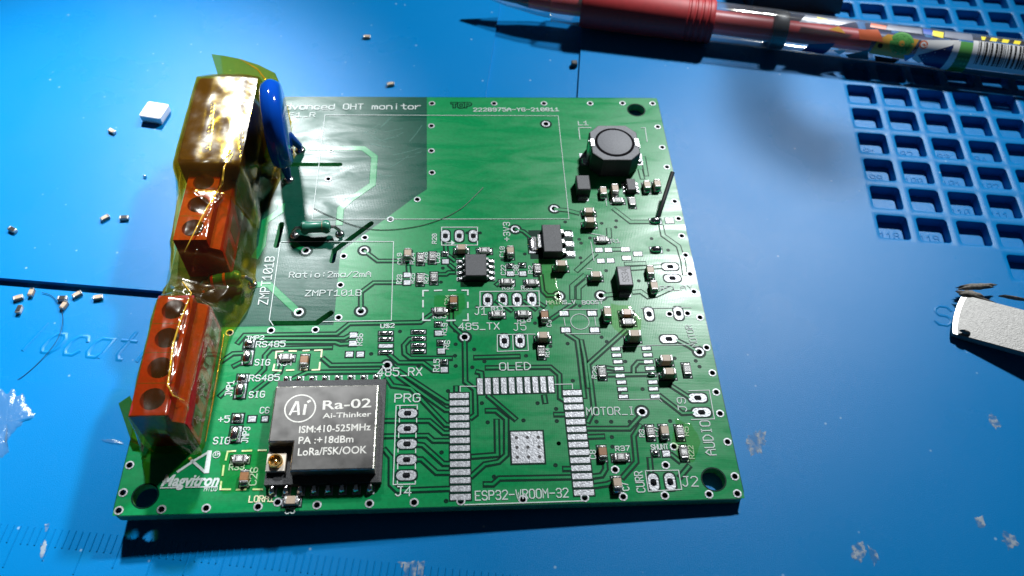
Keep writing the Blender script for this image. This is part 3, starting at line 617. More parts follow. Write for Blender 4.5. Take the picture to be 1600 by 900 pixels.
silk_lines('619,634 652,633.5|619,634 614.5,757.5 649,756.5|625,635 625,640|652,633 652,640|624,654 624,660|651,654 651,660|623,677 623,684|650,677 650,684|622,702 622,707|649.5,702 649.5,708|621.5,725 621.5,733|649,725 649,733|621,752 621,757|649,752 649,757', .15)
silk_lines('904,200 924,200|904,200 906,218|1002,200 1008,200 1011,222', .14)
for spec, mm in (('661,463 661,454.5 669,454.5|679,454.5 690,454|701,454 712,454|722,454 731,454 731,461|661,470 661,480|661,490 661,501 672,501|731,473 731,481|731,491 731.5,501 724,501|698,501.5 711,501', 'silk'),
                 ('431,560 432,550 442,549.5|452,549 463,549|474,548.5 483,548|492,548 503,547.5 502,558|500,567 499,578 488,578.5|429,570 427,579 439,579.5|448,579 459,578.5|470,578 480,578', 'silk_flux'),
                 ('353,719 356,706 368,705|379,705 393,704.5|404,704 416,704|350,728 348,743|346,753 344.5,765 360,765|370,765.5 384,765|396,765 410,765', 'silk_flux')):
    silk_lines(spec, .26, mm)
silk_lines('719,612 719,604 744,604|867,601 894,600.5 894.5,608', .13)
silk_lines('726,789 910,783', .15)
cc = b2(906, 503); t = MB(); t.ribbon(circle(*cc, 1.55, 28), .11, ZS0, ZS1, 'silk', closed=True); t.build('silkscreen_circle', board, smooth=0)
silk_lines('880,484 934,484|884,522 938,522|881,497 883,509|929,496 931,509', .11)
silk_lines('1076,611 1108,610 1116,655 1080,656', .14); silk_lines('1008,736 1060,735 1065,765 1013,768 1008,736', .14)
silk_lines('1002,482 1080,481', .1); silk_lines('1010,540 1081,539', .1); silk_lines('960,543 1008,541', .1)
silk_lines('966,625 1030,624 1034,628', .1)
silk_lines('917,364 944,369', .12); silk_lines('923,378 928,408', .12); silk_lines('917,420 925,421', .12)
silk_lines('906,275 918,275', .11); silk_lines('944,296 948,322', .11)
# maker's mark
t = MB()
def bq(zx, zy): return b2(230 + zx / 9.41, 690 + zy / 9.41)
t.add([(*bq(*q), .105) for q in ((890, 135), (955, 135), (910, 468), (835, 468))], [(3, 2, 1, 0)], 'silk')
t.ribbon([bq(900, 160), bq(700, 280), bq(440, 455)], .36, ZS0, ZS1, 'silk'); t.ribbon([bq(620, 240), bq(680, 300), bq(850, 450)], .40, ZS0, ZS1, 'silk')
logo = t.build('maker_emblem', board, smooth=0)
def solid_text(txt, a, b, h, parent, nm, m, z, shear=0.0, sx=None, bold=0.0, frame=None):
    """filled sans lettering laid flat, from a to b"""
    cu = bpy.data.curves.new(nm, 'FONT'); cu.body = txt; cu.size = 1.0; cu.shear = shear; cu.offset = bold; cu.resolution_u = 3
    o = bpy.data.objects.new(nm, cu); COL.objects.link(o); dg = bpy.context.evaluated_depsgraph_get(); me = bpy.data.meshes.new_from_object(o.evaluated_get(dg)); bpy.data.objects.remove(o)
    xs = [v.co.x for v in me.vertices]; x0, x1 = min(xs), max(xs); A, B = V2(a), V2(b); d = B - A; L = d.length; ang = math.atan2(d.y, d.x)
    kx = L / (x1 - x0); ky = h / 0.72
    me.transform(Matrix.Rotation(ang, 4, 'Z') @ Matrix.Diagonal((kx * S, ky * S, 1, 1)) @ Matrix.Translation((-x0, 0, 0)))
    me.materials.clear(); me.materials.append(MATS[m]); return place(me, nm, parent, (A.x, A.y, z))
solid_text('Magvitron', bq(200, 655), bq(1050, 650), 1.75, board, 'maker_name', 'silk', .1, .25, bold=.035)
solid_text('PVT LTD', bq(830, 735), bq(1030, 730), .75, board, 'maker_name', 'silk', .1, .25, bold=.02)
t = MB(); t.ribbon([bq(190, 685), bq(490, 680)], .16, ZS0, ZS1, 'silk'); t.ribbon([bq(560, 675), bq(1040, 668)], .16, ZS0, ZS1, 'silk'); t.build('maker_underline', board, smooth=0)
t = MB(); t.ribbon(circle(*bq(1022, 195), .52, 18), .1, ZS0, ZS1, 'silk', closed=True)
for st in strokes('TM', bq(985, 215), bq(1060, 212), .5): t.ribbon(st, .12, ZS0, ZS1, 'silk')
t.build('trademark_ring', board, smooth=0)

# --- chip parts
_cm = {}
def chip(kind, px, py, vert, L=2.0, Wd=1.25, H=None, rz=0.0, txt=None, label=None, onmat=None, parent=board, fillet=True):
    H = H or (0.62 if kind == 'res' else 1.2)
    key = (kind, L, Wd, H, txt)
    if key not in _cm:
        body = MB(); ew = L * 0.17
        if kind == 'res':
            body.box((0, 0, H * .45), (L - 2 * ew, Wd * .98, H * .86), 'ceramic'); body.cbox(0, 0, H * .85, H * .98, L - 2 * ew - .02, Wd * .92, .03, 'res_black')
        else: body.cbox(0, 0, 0.05, H * .97, L - 2 * ew, Wd * .96, .06, {'cap': 'cap_tan', 'capb': 'cap_brown'}[kind])
        caps = []
        for s_ in (-1, 1):
            e = MB(); e.cbox(s_ * (L / 2 - ew / 2), 0, 0.02, H, ew, Wd, .09, 'end_cap', .1); caps.append(e.mesh('end_cap'))
        fil = []
        for s_ in (-1, 1):
            e = MB(); e.dome(s_ * (L / 2 + .08), 0, .55, Wd * .98, H * .45, 'solder', 0.06, 2.8, 12, 4, jit=.2); fil.append(e.mesh('solder_fillet'))
        gm = MB(); gm.box((0, 0, 0.03), (L + 1.15, Wd + .45, .05), 'mask_dark'); gm.cbox(-L / 2 - .02, 0, .04, .1, .75, Wd * 1.02, .03, 'pad'); gm.cbox(L / 2 + .02, 0, .04, .1, .75, Wd * 1.02, .03, 'pad')
        mk = None
        if txt:
            mk = MB()
            for st in strokes(txt, (-L * .24, -Wd * .3), (L * .24, -Wd * .3), Wd * .6): mk.ribbon(st, .1, H * .98, H * .98 + .015, 'mark_white')
            mk = mk.mesh('marking')
        _cm[key] = (body.mesh('chip'), caps, fil, gm.mesh('land'), mk)
    me, caps, fil, land, mk = _cm[key]
    nm = 'chip_resistor' if kind == 'res' else 'chip_capacitor'
    r = (math.pi / 2 if vert else 0) + rz
    if onmat is None:
        p = b2(px, py, H); o = place(me, nm, parent, (*p, 0.05), r)
        place(land, 'land', o, (0, 0, -0.05))
        for f_ in fil: place(f_, 'solder_fillet', o, (0, 0, -.03))
    else:
        p = mp(px, py, onmat + H); o = place(me, nm, None, (p.x, p.y, onmat), r)
    for c_ in caps: place(c_, 'end_cap', o)
    if mk: place(mk, 'marking', o)
    return o
RES = [(657, 402, 1, '103'), (675.5, 400, 1, '103'), (656.5, 434, 1, '103'), (678, 432, 1, '103'), (757, 390, 0, '1002'), (840, 419, 1, '103'), (792, 439, 0, '1001'), (831, 440, 0, '1001'), (687.5, 484, 0, '1001'), (777, 490, 0, '2001'), (818, 489, 0, '2001'),
 (846, 548, 1, '01'), (941, 580, 1, '103'), (1074, 576, 1, '331'), (1017, 674, 1, '103'), (1063, 674, 1, '103'), (1069, 706, 1, '1001'), (970.5, 713, 0, '1001'), (374, 716, 0, '1001'), (446.5, 557, 0, '1001'), (941, 373, 0, '102'), (965.5, 312, 0, '1001'), (988, 314, 1, None), (982, 502, 0, '0001')]
for x, y, v, s_ in RES: chip('res', x, y, v, txt=s_, L=1.95, Wd=1.2)
CAPS = [(637, 394, 1, 'cap', 1.3), (721, 385.5, 0, 'cap', 1.3), (797.5, 390, 1, 'cap', 1.25), (877.5, 410.5, 0, 'cap', 1.9), (708.5, 468, 1, 'capb', 1.25), (851, 491, 1, 'capb', 1.1), (849, 523, 0, 'cap', 1.6), (1041.5, 559, 0, 'cap', 1.6), (1046.5, 579.5, 0, 'cap', 1.8), (949.5, 486, 1, 'cap', 1.7),
 (980, 487, 0, 'capb', 0.9), (992, 520, 0, 'cap', 2.2), (1039, 671.5, 1, 'cap', 1.0), (942, 705, 1, 'capb', 1.0), (965, 753, 1, 'cap', 1.3), (381, 744, 1, 'capb', 1.0), (454, 781, 0, 'cap', 1.0), (475, 561, 1, 'capb', .9), (943, 297, 1, 'cap', 1.2), (961.5, 293, 1, 'cap', 1.6), (1011.5, 287.5, 1, 'cap', 1.3), (1027.5, 285.5, 1, 'cap', 1.4),
 (920.5, 328, 0, 'cap', 1.1), (922.5, 343, 0, 'cap', 1.8), (931.5, 428, 0, 'cap', 1.4), (1016.5, 421, 1, 'cap', 1.2), (1022.5, 445, 1, 'cap', 1.3)]
for x, y, v, k, h_ in CAPS: chip(k, x, y, v, H=h_, L=1.9 if h_ < 1.5 else 2.0, Wd=1.25)
# --- 8-pin amplifier
def leaded(nm, label, px, py, lx, ly, H, pins, pitch, plen, pw, sides='LR', mk=None, cut=0.12):
    cx, cy = b2(px, py, H); o = MB().cbox(0, 0, 0.12, H - .0, lx, ly, cut, 'plastic_black', .05).build(nm, board, (cx, cy, 0)); tag(o, label)
    t = MB(); t.box((0, 0, H + .004), (lx - 2.6 * cut, ly - 2.6 * cut, .008), 'plastic_top'); t.build('top_face', o)
    for s_ in (-1, 1):
        n = pins[0] if s_ < 0 else pins[1]
        for i in range(n):
            y = (i - (n - 1) / 2) * pitch; a = MB(); x0 = s_ * lx / 2
            prof = [(0, H * .5), (.28 * plen, H * .5), (.5 * plen, .2), (plen, .16)]
            rings_ = []
            for dx, z in prof: rings_.append([(x0 + s_ * dx, y - pw / 2, z - .09), (x0 + s_ * dx, y + pw / 2, z - .09), (x0 + s_ * dx, y + pw / 2, z + .09), (x0 + s_ * dx, y - pw / 2, z + .09)])
            a.rings(rings_, 'tin'); a.box((x0 + s_ * plen * .82, y, .05), (plen * .9, pw * 1.5, .09), 'pad'); a.dome(x0 + s_ * plen * .85, y, plen * .75, pw * 1.4, .2, 'solder', .08, n=10, k=3); a.build('lead', o)
    t = MB(); t.box((0, 0, .03), (lx + plen * 2.4, ly + .3, .05), 'mask_dark'); t.build('land', o)
    return o
so = leaded('amplifier_chip', 'square black eight-legged chip with a round dimple on one corner', 743.5, 413.5, 3.75, 4.75, 1.65, (4, 4), 1.27, 1.15, .42)
t = MB(); t.lathe([(0, 1.664), (.28, 1.664)], 'mark_dark', 16, None, False, False); t.build('pin_one_dimple', so, (-1.15, 1.55, 0))
rg = leaded('voltage_regulator', 'black regulator with one wide metal tab and three legs', 863, 371.5, 3.4, 6.3, 1.9, (0, 3), 2.25, 1.9, .75)
t = MB()
rr = []
for dx, z in ((0, 1.0), (.8, .95), (1.1, .3), (1.9, .2)): rr.append([(-1.7 - dx, -1.5, z - .12), (-1.7 - dx, 1.5, z - .12), (-1.7 - dx, 1.5, z + .12), (-1.7 - dx, -1.5, z + .12)])
t.rings(rr, 'tin'); t.dome(-3.7, 0, 1.2, 3.2, .3, 'solder', .1); t.build('tab', rg)
sot = leaded('sensor_chip', 'tiny six-legged grey-topped chip beside the coil', 986.5, 287.5, 1.7, 2.9, 1.2, (3, 3), .95, .6, .32)
def diode(px, py, lx, ly, H, label, txt=None):
    cx, cy = b2(px, py, H); o = MB().cbox(0, 0, .1, H, lx, ly, .16, 'plastic_black', .05).build('diode', board, (cx, cy, 0)); tag(o, label)
    t = MB(); t.box((0, 0, H + .004), (lx - .42, ly - .42, .008), 'plastic_top'); t.build('top_face', o)
    for s_ in (-1, 1):
        e = MB(); e.box((0, s_ * (ly / 2 + .25), .3), (lx * .62, .55, .5), 'tin'); e.box((0, s_ * (ly / 2 + .35), .06), (lx * .8, 1.3, .09), 'pad'); e.build('terminal', o)
    if txt:
        e = MB()
        for st in strokes(txt, (.55, -ly * .3), (.55, ly * .33), 1.05): e.ribbon(st, .15, H + .01, H + .022, 'mark_dark')
        e.build('marking', o)
        e = MB(); e.box((0, ly / 2 - .45, H + .012), (lx - .5, .3, .01), 'mark_dark'); e.build('cathode_band', o)
    return o
MATS['plastic_grey'] = mat('plastic_grey', (.20, .20, .22), .5, noise_s=50, noise_a=.2)
d1 = diode(976.5, 430.5, 2.55, 4.2, 2.2, 'grey-topped black diode marked SS34', 'SS34')
for c in d1.children:
    if c.name.startswith('top_face'): c.data.materials[0] = MATS['plastic_grey']
diode(911.5, 284.5, 2.55, 3.7, 2.2, 'plain black diode at the corner of the coil')
# --- coil
ix, iy = b2(960.5, 222, 4.7)
ind = tag(empty('power_inductor'), 'large black octagonal power coil with round grey top'); ind.parent = board; ind.location = Vector((ix, iy, 0)) * S
def octo(a, b, c): return [(a - c, -b), (a, -b + c), (a, b - c), (a - c, b), (-a + c, b), (-a, b - c), (-a, -b + c), (-a + c, -b)]
o8 = octo(4.65, 4.75, 1.9)
t = MB(); t.rings([[(x, y, .3) for x, y in o8], [(x, y, 4.35) for x, y in o8], [(x * .97, y * .97, 4.6) for x, y in o8]], 'plastic_black'); t.rings([[(x * .95, y * .95, 4.6) for x, y in o8], [(x * .945, y * .945, 4.63) for x, y in o8]], 'ferrite'); t.build('core_body', ind)
t = MB(); t.annulus(0, 0, 3.25, 3.85, 4.6, 4.67, 'groove_black', 40); t.build('groove', ind)
t = MB(); t.lathe([(3.32, 4.6), (3.32, 4.72), (3.2, 4.76), (0.01, 4.76)], 'ferrite', 40); t.build('drum_top', ind)
for s_ in (-1, 1):
    e = MB(); e.cbox(s_ * 4.3, -.1, 2.2, 4.78, .85, 2.2, .1, 'tin'); e.box((s_ * 4.75, -.1, 2.2), (.25, 2.0, 4.2), 'tin'); e.build('terminal_clip', ind)
    e = MB(); e.box((s_ * 4.9, 0, .04), (2.6, 3.2, .1), 'pad'); e.dome(s_ * 5.3, -.6, 1.4, 1.6, .45, 'solder', .08, jit=.3); e.build('solder_land', ind)
# --- radio module
mod = tag(empty('radio_module'), 'square metal-canned radio module with engraved lettering'); mod.parent = board; mx0, mx1, my0, my1 = 20.9, 37.6, 3.6, 20.6
t = MB(); t.box(((mx0 + mx1) / 2, (my0 + my1) / 2, .75), (mx1 - mx0, my1 - my0, 1.0), 'pcb_black' if 'pcb_black' in MATS else 'plastic_black'); t.build('carrier_board', mod)
mat('shield', (0.155, 0.15, 0.144), 0.38, metal=1.0, noise_s=3, noise_a=0.10, rvar=0.06, bump=2, bump_s=0.03)
mat('shield_edge', (0.55, 0.53, 0.47), 0.3, metal=1.0, bump=20, bump_s=.4)
sx0, sx1, sy0, sy1, nx, ny = 21.15, 36.75, 4.75, 18.55, 24.75, 9.3
outl = [(nx, sy0), (sx1, sy0), (sx1, sy1), (sx0, sy1), (sx0, ny), (nx, ny)]
t = MB(); inn = offset_poly(outl, -.22); t.rings([[(x, y, 1.2) for x, y in outl], [(x, y, 3.1) for x, y in outl]], 'shield_edge', False, False); t.rings([[(x, y, 3.1) for x, y in outl], [(x, y, 3.25) for x, y in offset_poly(outl, -.1)], [(x, y, 3.3) for x, y in inn]], 'shield_edge', False, False)
can = t.build('shield_can', mod, smooth=25)
t = MB(); t.add([(x, y, 3.3) for x, y in inn] + [(inn[0][0], inn[2][1], 3.3)], [(0, 1, 2, 6, 5), (4, 5, 6, 3)], 'shield'); t.build('lid', can, smooth=0)
mat('etch', (0.66, 0.65, 0.60), 0.55, metal=.2, noise_s=20, noise_a=.2)
def mt(px, py): return b2(px, py, 3.3)
ZT = 3.306
for s_, a, b, h_ in (('Ra-02', (504, 640), (580, 636), 1.55), ('Ai-Thinker', (504, 653.5), (580, 650.5), .85), ('ISM:410-525MHz', (467, 676.5), (579, 672), 1.15), ('PA :+18dBm', (466, 693.5), (552, 691), 1.15), ('LoRa/FSK/OOK', (465, 712), (573, 708), 1.2)):
    solid_text(s_, mt(*a), mt(*b), h_, can, 'engraving', 'etch', ZT, bold=.012)
lc = mt(469, 638); t = MB(); t.ribbon(circle(*lc, 2.25, 36), .2, 3.303, ZT + .004, 'etch', closed=True); t.build('engraved_ring', can, smooth=0)
t = MB(); cx, cy = lc
t.ribbon([(cx - 1.45, cy - 1.1), (cx - .7, cy + 1.05), (cx - .45, cy + 1.05), (cx - .1, cy - 1.1)], .34, 3.303, ZT + .004, 'etch'); t.ribbon([(cx - 1.1, cy - .5), (cx - .2, cy - .5)], .2, 3.303, ZT + .003, 'etch'); t.ribbon([(cx + .65, cy - 1.1), (cx + .75, cy + .65)], .4, 3.303, ZT + .004, 'etch'); t.ribbon([(cx + .95, cy + 1.0), (cx + 1.45, cy + 1.3)], .38, 3.303, ZT + .004, 'etch'); t.build('engraved_monogram', can, smooth=0)
t = MB(); t.box((0, 0, .35), (2.7, 2.7, .7), 'cream'); ux = t.build('antenna_socket', mod, (*b2(431, 722, 2.0), 1.25))
t = MB(); t.lathe([(1.05, .7), (1.05, 1.35), (.98, 1.45), (.85, 1.45), (.8, .75)], 'gold', 24, None, False, False); t.lathe([(.8, .76), (.01, .76)], 'gold', 24, None, False, False); t.lathe([(.22, .75), (.2, 1.2), (.01, 1.28)], 'gold', 12, None, False, False); t.build('contact_ring', ux)
t = MB(); t.box((mx0 + 1.7, 10.2 - .2, 1.5), (3.3, 1.5, .5), 'plastic_black'); t.build('filter_block', mod)
for i in range(8):
    for yy, zz in ((my0 - .1, 1), (my1 + .2, -1)):
        t = MB(); t.dome(0, -.35 * zz, 1.05, 1.5, 1.1, 'solder', .06, 2.6, 14, 5, jit=.35); t.box((0, -.5 * zz, .05), (1.2, 1.5, .09), 'pad'); t.build('castellated_pin', mod, (22.0 + 2.0 * i, yy, 0))
# --- red screw terminals, black converter box, axial resistors under tape
mat('screw_shaded', (0.03, 0.025, 0.025), 0.6, metal=.3)  # near black: the shade down the wells is put into the screw colour
def terminal(y0, n, label):
    r = tag(empty('screw_terminal'), label); r.parent = board; L = 5.08 * n
    t = MB(); prof = [(3.3, .1), (3.3, 5.6), (8.65, 5.6), (8.8, 8.0), (10.1, 7.4), (10.4, 6.9), (10.4, .1)]
    prof = [(3.3, .1), (3.3, 3.0), (8.6, 3.0), (8.62, 8.0), (10.1, 7.4), (10.4, 6.9), (10.4, .1)]
    va = [(x, y0, z) for x, z in prof]; vb = [(x, y0 + L, z) for x, z in prof]; n_ = len(prof)
    t.add(va + vb, [(i, (i + 1) % n_, n_ + (i + 1) % n_, n_ + i) for i in range(n_)] + [(0, 1, 2, n_ - 1), (2, 3, 4, 5, n_ - 1), (n_, 2 * n_ - 1, n_ + 2, n_ + 1), (n_ + 2, 2 * n_ - 1, n_ + 5, n_ + 4, n_ + 3)], 'red_plastic'); t.build('housing', r)
    up = sheet('screw_deck', [[(3.31, y0 + .01), (8.59, y0 + .01), (8.59, y0 + L - .01), (3.31, y0 + L - .01)]] + [circle(6.0, y0 + 5.08 * (i + .5), 1.75, 26) for i in range(n)], 3.0, 10.0, 'red_plastic', r)
    for i in range(n):
        e = MB(); e.lathe([(1.7, 3.1), (1.7, 4.6), (1.5, 4.75), (.01, 4.75)], 'screw_shaded', 24); e.box((0, 0, 4.76), (2.6, .45, .05), 'hole_dark', .6); e.build('screw', r, (6.0, y0 + 5.08 * (i + .5), 0))
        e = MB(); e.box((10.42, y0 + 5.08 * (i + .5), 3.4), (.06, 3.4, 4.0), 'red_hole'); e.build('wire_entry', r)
        if i: e = MB(); e.box((5.95, y0 + 5.08 * i, 10.005), (5.2, .1, .02), 'red_hole'); e.build('seam', r)
terminal(10.6, 4, 'red four-way screw terminal nearest the maker mark, under amber tape')
terminal(41.9, 3, 'red screw terminal between the two dark gaps, under amber tape')
mat('module_black', (0.03, 0.025, 0.03), 0.7, spec=.1, noise_s=6, noise_a=.3, bump=12, bump_s=.3)
t = MB(); t.cbox(6.9, 68.0, .1, 12.3, 10.6, 21.5, .35, 'module_black', .5); tag(t.build('converter_box', board), 'tall black box at the far end under shiny amber tape')
def axial(pts, r, nm, label, bands):
    o = tag(empty(nm), label); o.parent = board
    a, b = Vector(pts[1]), Vector(pts[2]); d = (b - a).normalized(); L = (b - a).length; q = d.to_track_quat('Z', 'Y').to_matrix().to_4x4(); M_ = Matrix.Translation(a) @ q
    prof = [(.1, 0), (r * .85, .25), (r * 1.05, .7), (r * 1.05, L * .18), (r * .86, L * .28), (r * .86, L * .72), (r * 1.05, L * .82), (r * 1.05, L - .7), (r * .85, L - .25), (.1, L)]
    t = MB(); t.lathe(prof, 'res_green', 20, M_); t.build('body', o)
    for f_, c in bands:
        e = MB(); rr_ = r * (1.07 if f_ < .2 or f_ > .8 else .88); e.lathe([(rr_, L * f_ - .22), (rr_, L * f_ + .22)], c, 20, M_, False, False); e.build('colour_band', o)
    for p, q_ in ((pts[0], pts[1]), (pts[3], pts[2])):
        p, q_ = Vector(p), Vector(q_); e = MB(); e.tube([p, (p.x, p.y, q_.z * .6), (p * .5 + q_ * .5).to_tuple()[:2] + (q_.z,), q_], .3, 'wire'); e.dome(p.x, p.y, 1.7, 1.7, .5, 'solder', .05, 2, 14, 4); e.build('lead', o)
p0, p1 = b2(460, 368), b2(531, 366)
axial([(p0[0], p0[1], 0), (p0[0] + 1.3, p0[1] + .1, 2.0), (p1[0] - 1.3, p1[1] + .1, 2.0), (p1[0], p1[1], 0)], 1.15, 'axial_resistor', 'green axial resistor standing clear of the tape by the mains slots', [(.14, 'res_green'), (.76, 'band_orange')])
p0, p1 = b2(318, 452), b2(395, 445)
axial([(p0[0], p0[1], 0), (p0[0] + 1.3, p0[1], 2.2), (p1[0] - 1.4, p1[1], 2.2), (p1[0], p1[1], 0)], 1.25, 'axial_resistor', 'green axial resistor between the terminals under the tape', [(.15, 'band_red'), (.8, 'band_red'), (.5, 'band_orange')])
# --- blue disc
dk = tag(empty('disc_varistor'), 'glossy blue disc varistor standing on edge beside the tape'); dk.parent = board
la, lb = Vector((*b2(451, 281), 0)), Vector((*b2(469, 235), 0))
dd = Vector((-.16, 1, 0)).normalized(); midp = (la + lb) / 2; nrm = Vector((dd.y, -dd.x, 0)); lean = Vector((0.0, 0, 1)).normalized(); cen = midp + Vector((-1.3, -.3, 0)) + lean * 10.6
t = MB(); Rr = 8.0; rs = []
M_ = Matrix((nrm, dd, lean)).transposed().to_4x4(); M_.translation = cen; M_ = M_ @ Matrix.Rotation(math.pi / 2, 4, 'Y')
t.lathe([(.01, -1.75), (Rr * .86, -1.72), (Rr * .92, -1.5), (Rr * .96, -.95), (Rr, -.3), (Rr, .3), (Rr * .96, .95), (Rr * .92, 1.5), (Rr * .86, 1.72), (.01, 1.75)], 'epoxy_blue', 40, M_); t.build('disc', dk, smooth=40)
for p in (la, lb):
    top = cen + dd * ((p - midp).dot(dd)) + lean * -4.6; e = MB(); e.tube([p, p + Vector((0, 0, 1.2)), top], 1.1, 'epoxy_blue', 12, [.33, .6, 1.1]); e.build('epoxy_skirt', dk)
    e = MB(); e.tube([p + Vector((0, 0, -.5)), p + Vector((0, 0, 1.6))], .36, 'wire'); e.dome(p.x, p.y, 2.1, 2.1, .55, 'solder', .05, 2, 16, 4); e.build('lead', dk)
# --- stray wire stub
p = bp(1028, 341); t = MB(); we = bp(1051, 269, 4.5); t.tube([(p.x, p.y, .5), (p.x * .93 + we.x * .07, p.y * .93 + we.y * .07, 1.2), (p.x * .6 + we.x * .4, p.y * .6 + we.y * .4, 2.2), (we.x, we.y, we.z)], .42, 'wire', 10, [1.1, 1, 1, 1]); tag(t.build('wire_stub', board), 'bare wire stub slanting up near the board edge')
# --- flux smears
def blob(pxs, h, m, nm, parent, proj, z0=0.0, n=40, jit=.18, flat=True):
    """low lumpy puddle following an outline"""
    pts = [V2(proj(*q)) for q in pxs]; c = sum(pts, Vector((0, 0))) / len(pts); per = []
    for i in range(len(pts)):
        a, b = pts[i], pts[(i + 1) % len(pts)]
        for k in range(max(2, n // len(pts))): per.append(a.lerp(b, k / max(2, n // len(pts))))
    rs = []
    for j, (s_, z) in enumerate(((1, 0), (.93, .5), (.75, .85), (.5, 1), (.25, .95), (.05, 1))):
        ring = []
        for p in per:
            q = c + (p - c) * s_ * (1 + jit * (.6 * noise.noise(Vector((p.x * .9, p.y * .9, 3.1))) + .7 * noise.noise(Vector((p.x * 2.9, p.y * 2.9, 5.1))))); zz = z0 + h * z * (0.7 + .6 * noise.noise(Vector((q.x * 1.1, q.y * 1.1, 7)))) if j else z0
            ring.append((q.x, q.y, max(z0 + .005 * j, zz)))
        rs.append(ring)
    t = MB(); t.rings(rs, m, False, True); return t.build(nm, parent, smooth=80)
for px in (P('955,475 985,478 1003,500 1000,520 975,525 960,515 952,498'), P('680,462 725,458 728,478 712,498 690,494 678,478'), P('835,408 862,404 870,440 880,475 860,482 845,450'), P('1055,655 1080,662 1095,690 1085,722 1060,718 1050,690'), P('345,705 420,704 412,768 345,768')):
    blob(px, .1, 'flux', 'flux_smear', board, b2, .12)
# --- amber tape: one draped film
edgeR = 11.2
ST = [  # y, then (x, z) across the film from left edge to right edge
 (8.9, [(2.2, .3), (2.6, .5), (3.5, .8), (5, 1.0), (6.5, 1.0), (8, .8), (9.5, .5), (10.4, .3), (10.9, .15)]),
 (9.8, [(2.2, .5), (2.6, 3.4), (3.3, 6.8), (5, 7.6), (6.5, 7.6), (8, 6.8), (9.8, 4.2), (10.6, 1.8), (11.0, .15)]),
 (10.4, [(2.1, .5), (2.7, 4.5), (3.2, 9.9), (5, 10.25), (6.5, 10.25), (8.3, 10.2), (10.1, 7.7), (10.8, 2.2), (11.2, .15)]),
 (20, [(1.3, .8), (2.3, 5), (3.2, 10.1), (5, 10.3), (6.5, 10.3), (8.4, 10.3), (10.2, 7.8), (10.9, 2.2), (11.4, .15)]),
 (30, [(.6, 1.0), (1.9, 5.5), (3.1, 10.1), (5, 10.5), (6.5, 10.3), (8.4, 10.2), (10.4, 7.6), (11.2, 2.2), (11.8, .15)]),
 (32.5, [(.4, 1.2), (1.6, 5.0), (3.2, 8.6), (5, 9.0), (6.8, 8.0), (8.6, 7.2), (10.8, 5.2), (12.0, 2.0), (13.2, .15)]),
 (36.5, [(.5, 1.6), (1.8, 5.0), (3.2, 7.2), (5, 6.6), (7, 5.6), (9, 5.0), (11.5, 4.2), (13.2, 2.8), (14.4, .2)]),
 (40.5, [(.8, 2.0), (2.0, 6.0), (3.0, 8.8), (5, 9.0), (7, 8.4), (8.8, 8.0), (11, 6.4), (13.2, 2.6), (14.7, .2)]),
 (42.2, [(.9, 2.2), (2.0, 6.5), (2.9, 10.0), (5, 10.4), (6.6, 10.4), (8.5, 10.2), (10.6, 7.8), (12.6, 2.4), (14.3, .2)]),
 (52, [(.0, 2.6), (1.2, 6.5), (2.6, 10.4), (5, 10.8), (6.8, 10.8), (8.9, 10.4), (10.9, 8.2), (12.6, 2.6), (13.4, .2)]),
 (57, [(-.2, 2.4), (.7, 7.4), (1.3, 12.2), (4.4, 12.6), (7, 12.6), (10, 12.6), (12.3, 12.1), (12.9, 5), (13.4, .25)]),
 (66, [(.1, 2.0), (.8, 7.4), (1.4, 12.4), (4.4, 12.6), (7, 12.6), (10, 12.6), (12.4, 12.3), (13.2, 6), (15.6, .25)]),
 (78.2, [(.5, 2.0), (1.0, 7.4), (1.5, 12.4), (4.4, 12.7), (7, 12.7), (10, 12.6), (12.4, 12.3), (13.6, 6), (16.2, .3)]),
 (79.6, [(.6, 2.0), (1.2, 7.0), (2.0, 11.6), (4.4, 12.0), (7, 12.0), (10, 12.0), (12.2, 11.4), (13.6, 5.6), (16.2, .3)]),
 (82.6, [(1.0, 1.2), (1.6, 3.0), (2.4, 5.6), (4.4, 6.2), (7, 6.4), (10, 6.2), (12.2, 5.4), (13.6, 2.8), (15.6, .3)]),
 (84.6, [(1.2, .3), (1.8, .5), (2.6, .8), (4.4, .9), (7, .9), (10, .8), (12.0, .6), (13.4, .4), (15.0, .2)])]
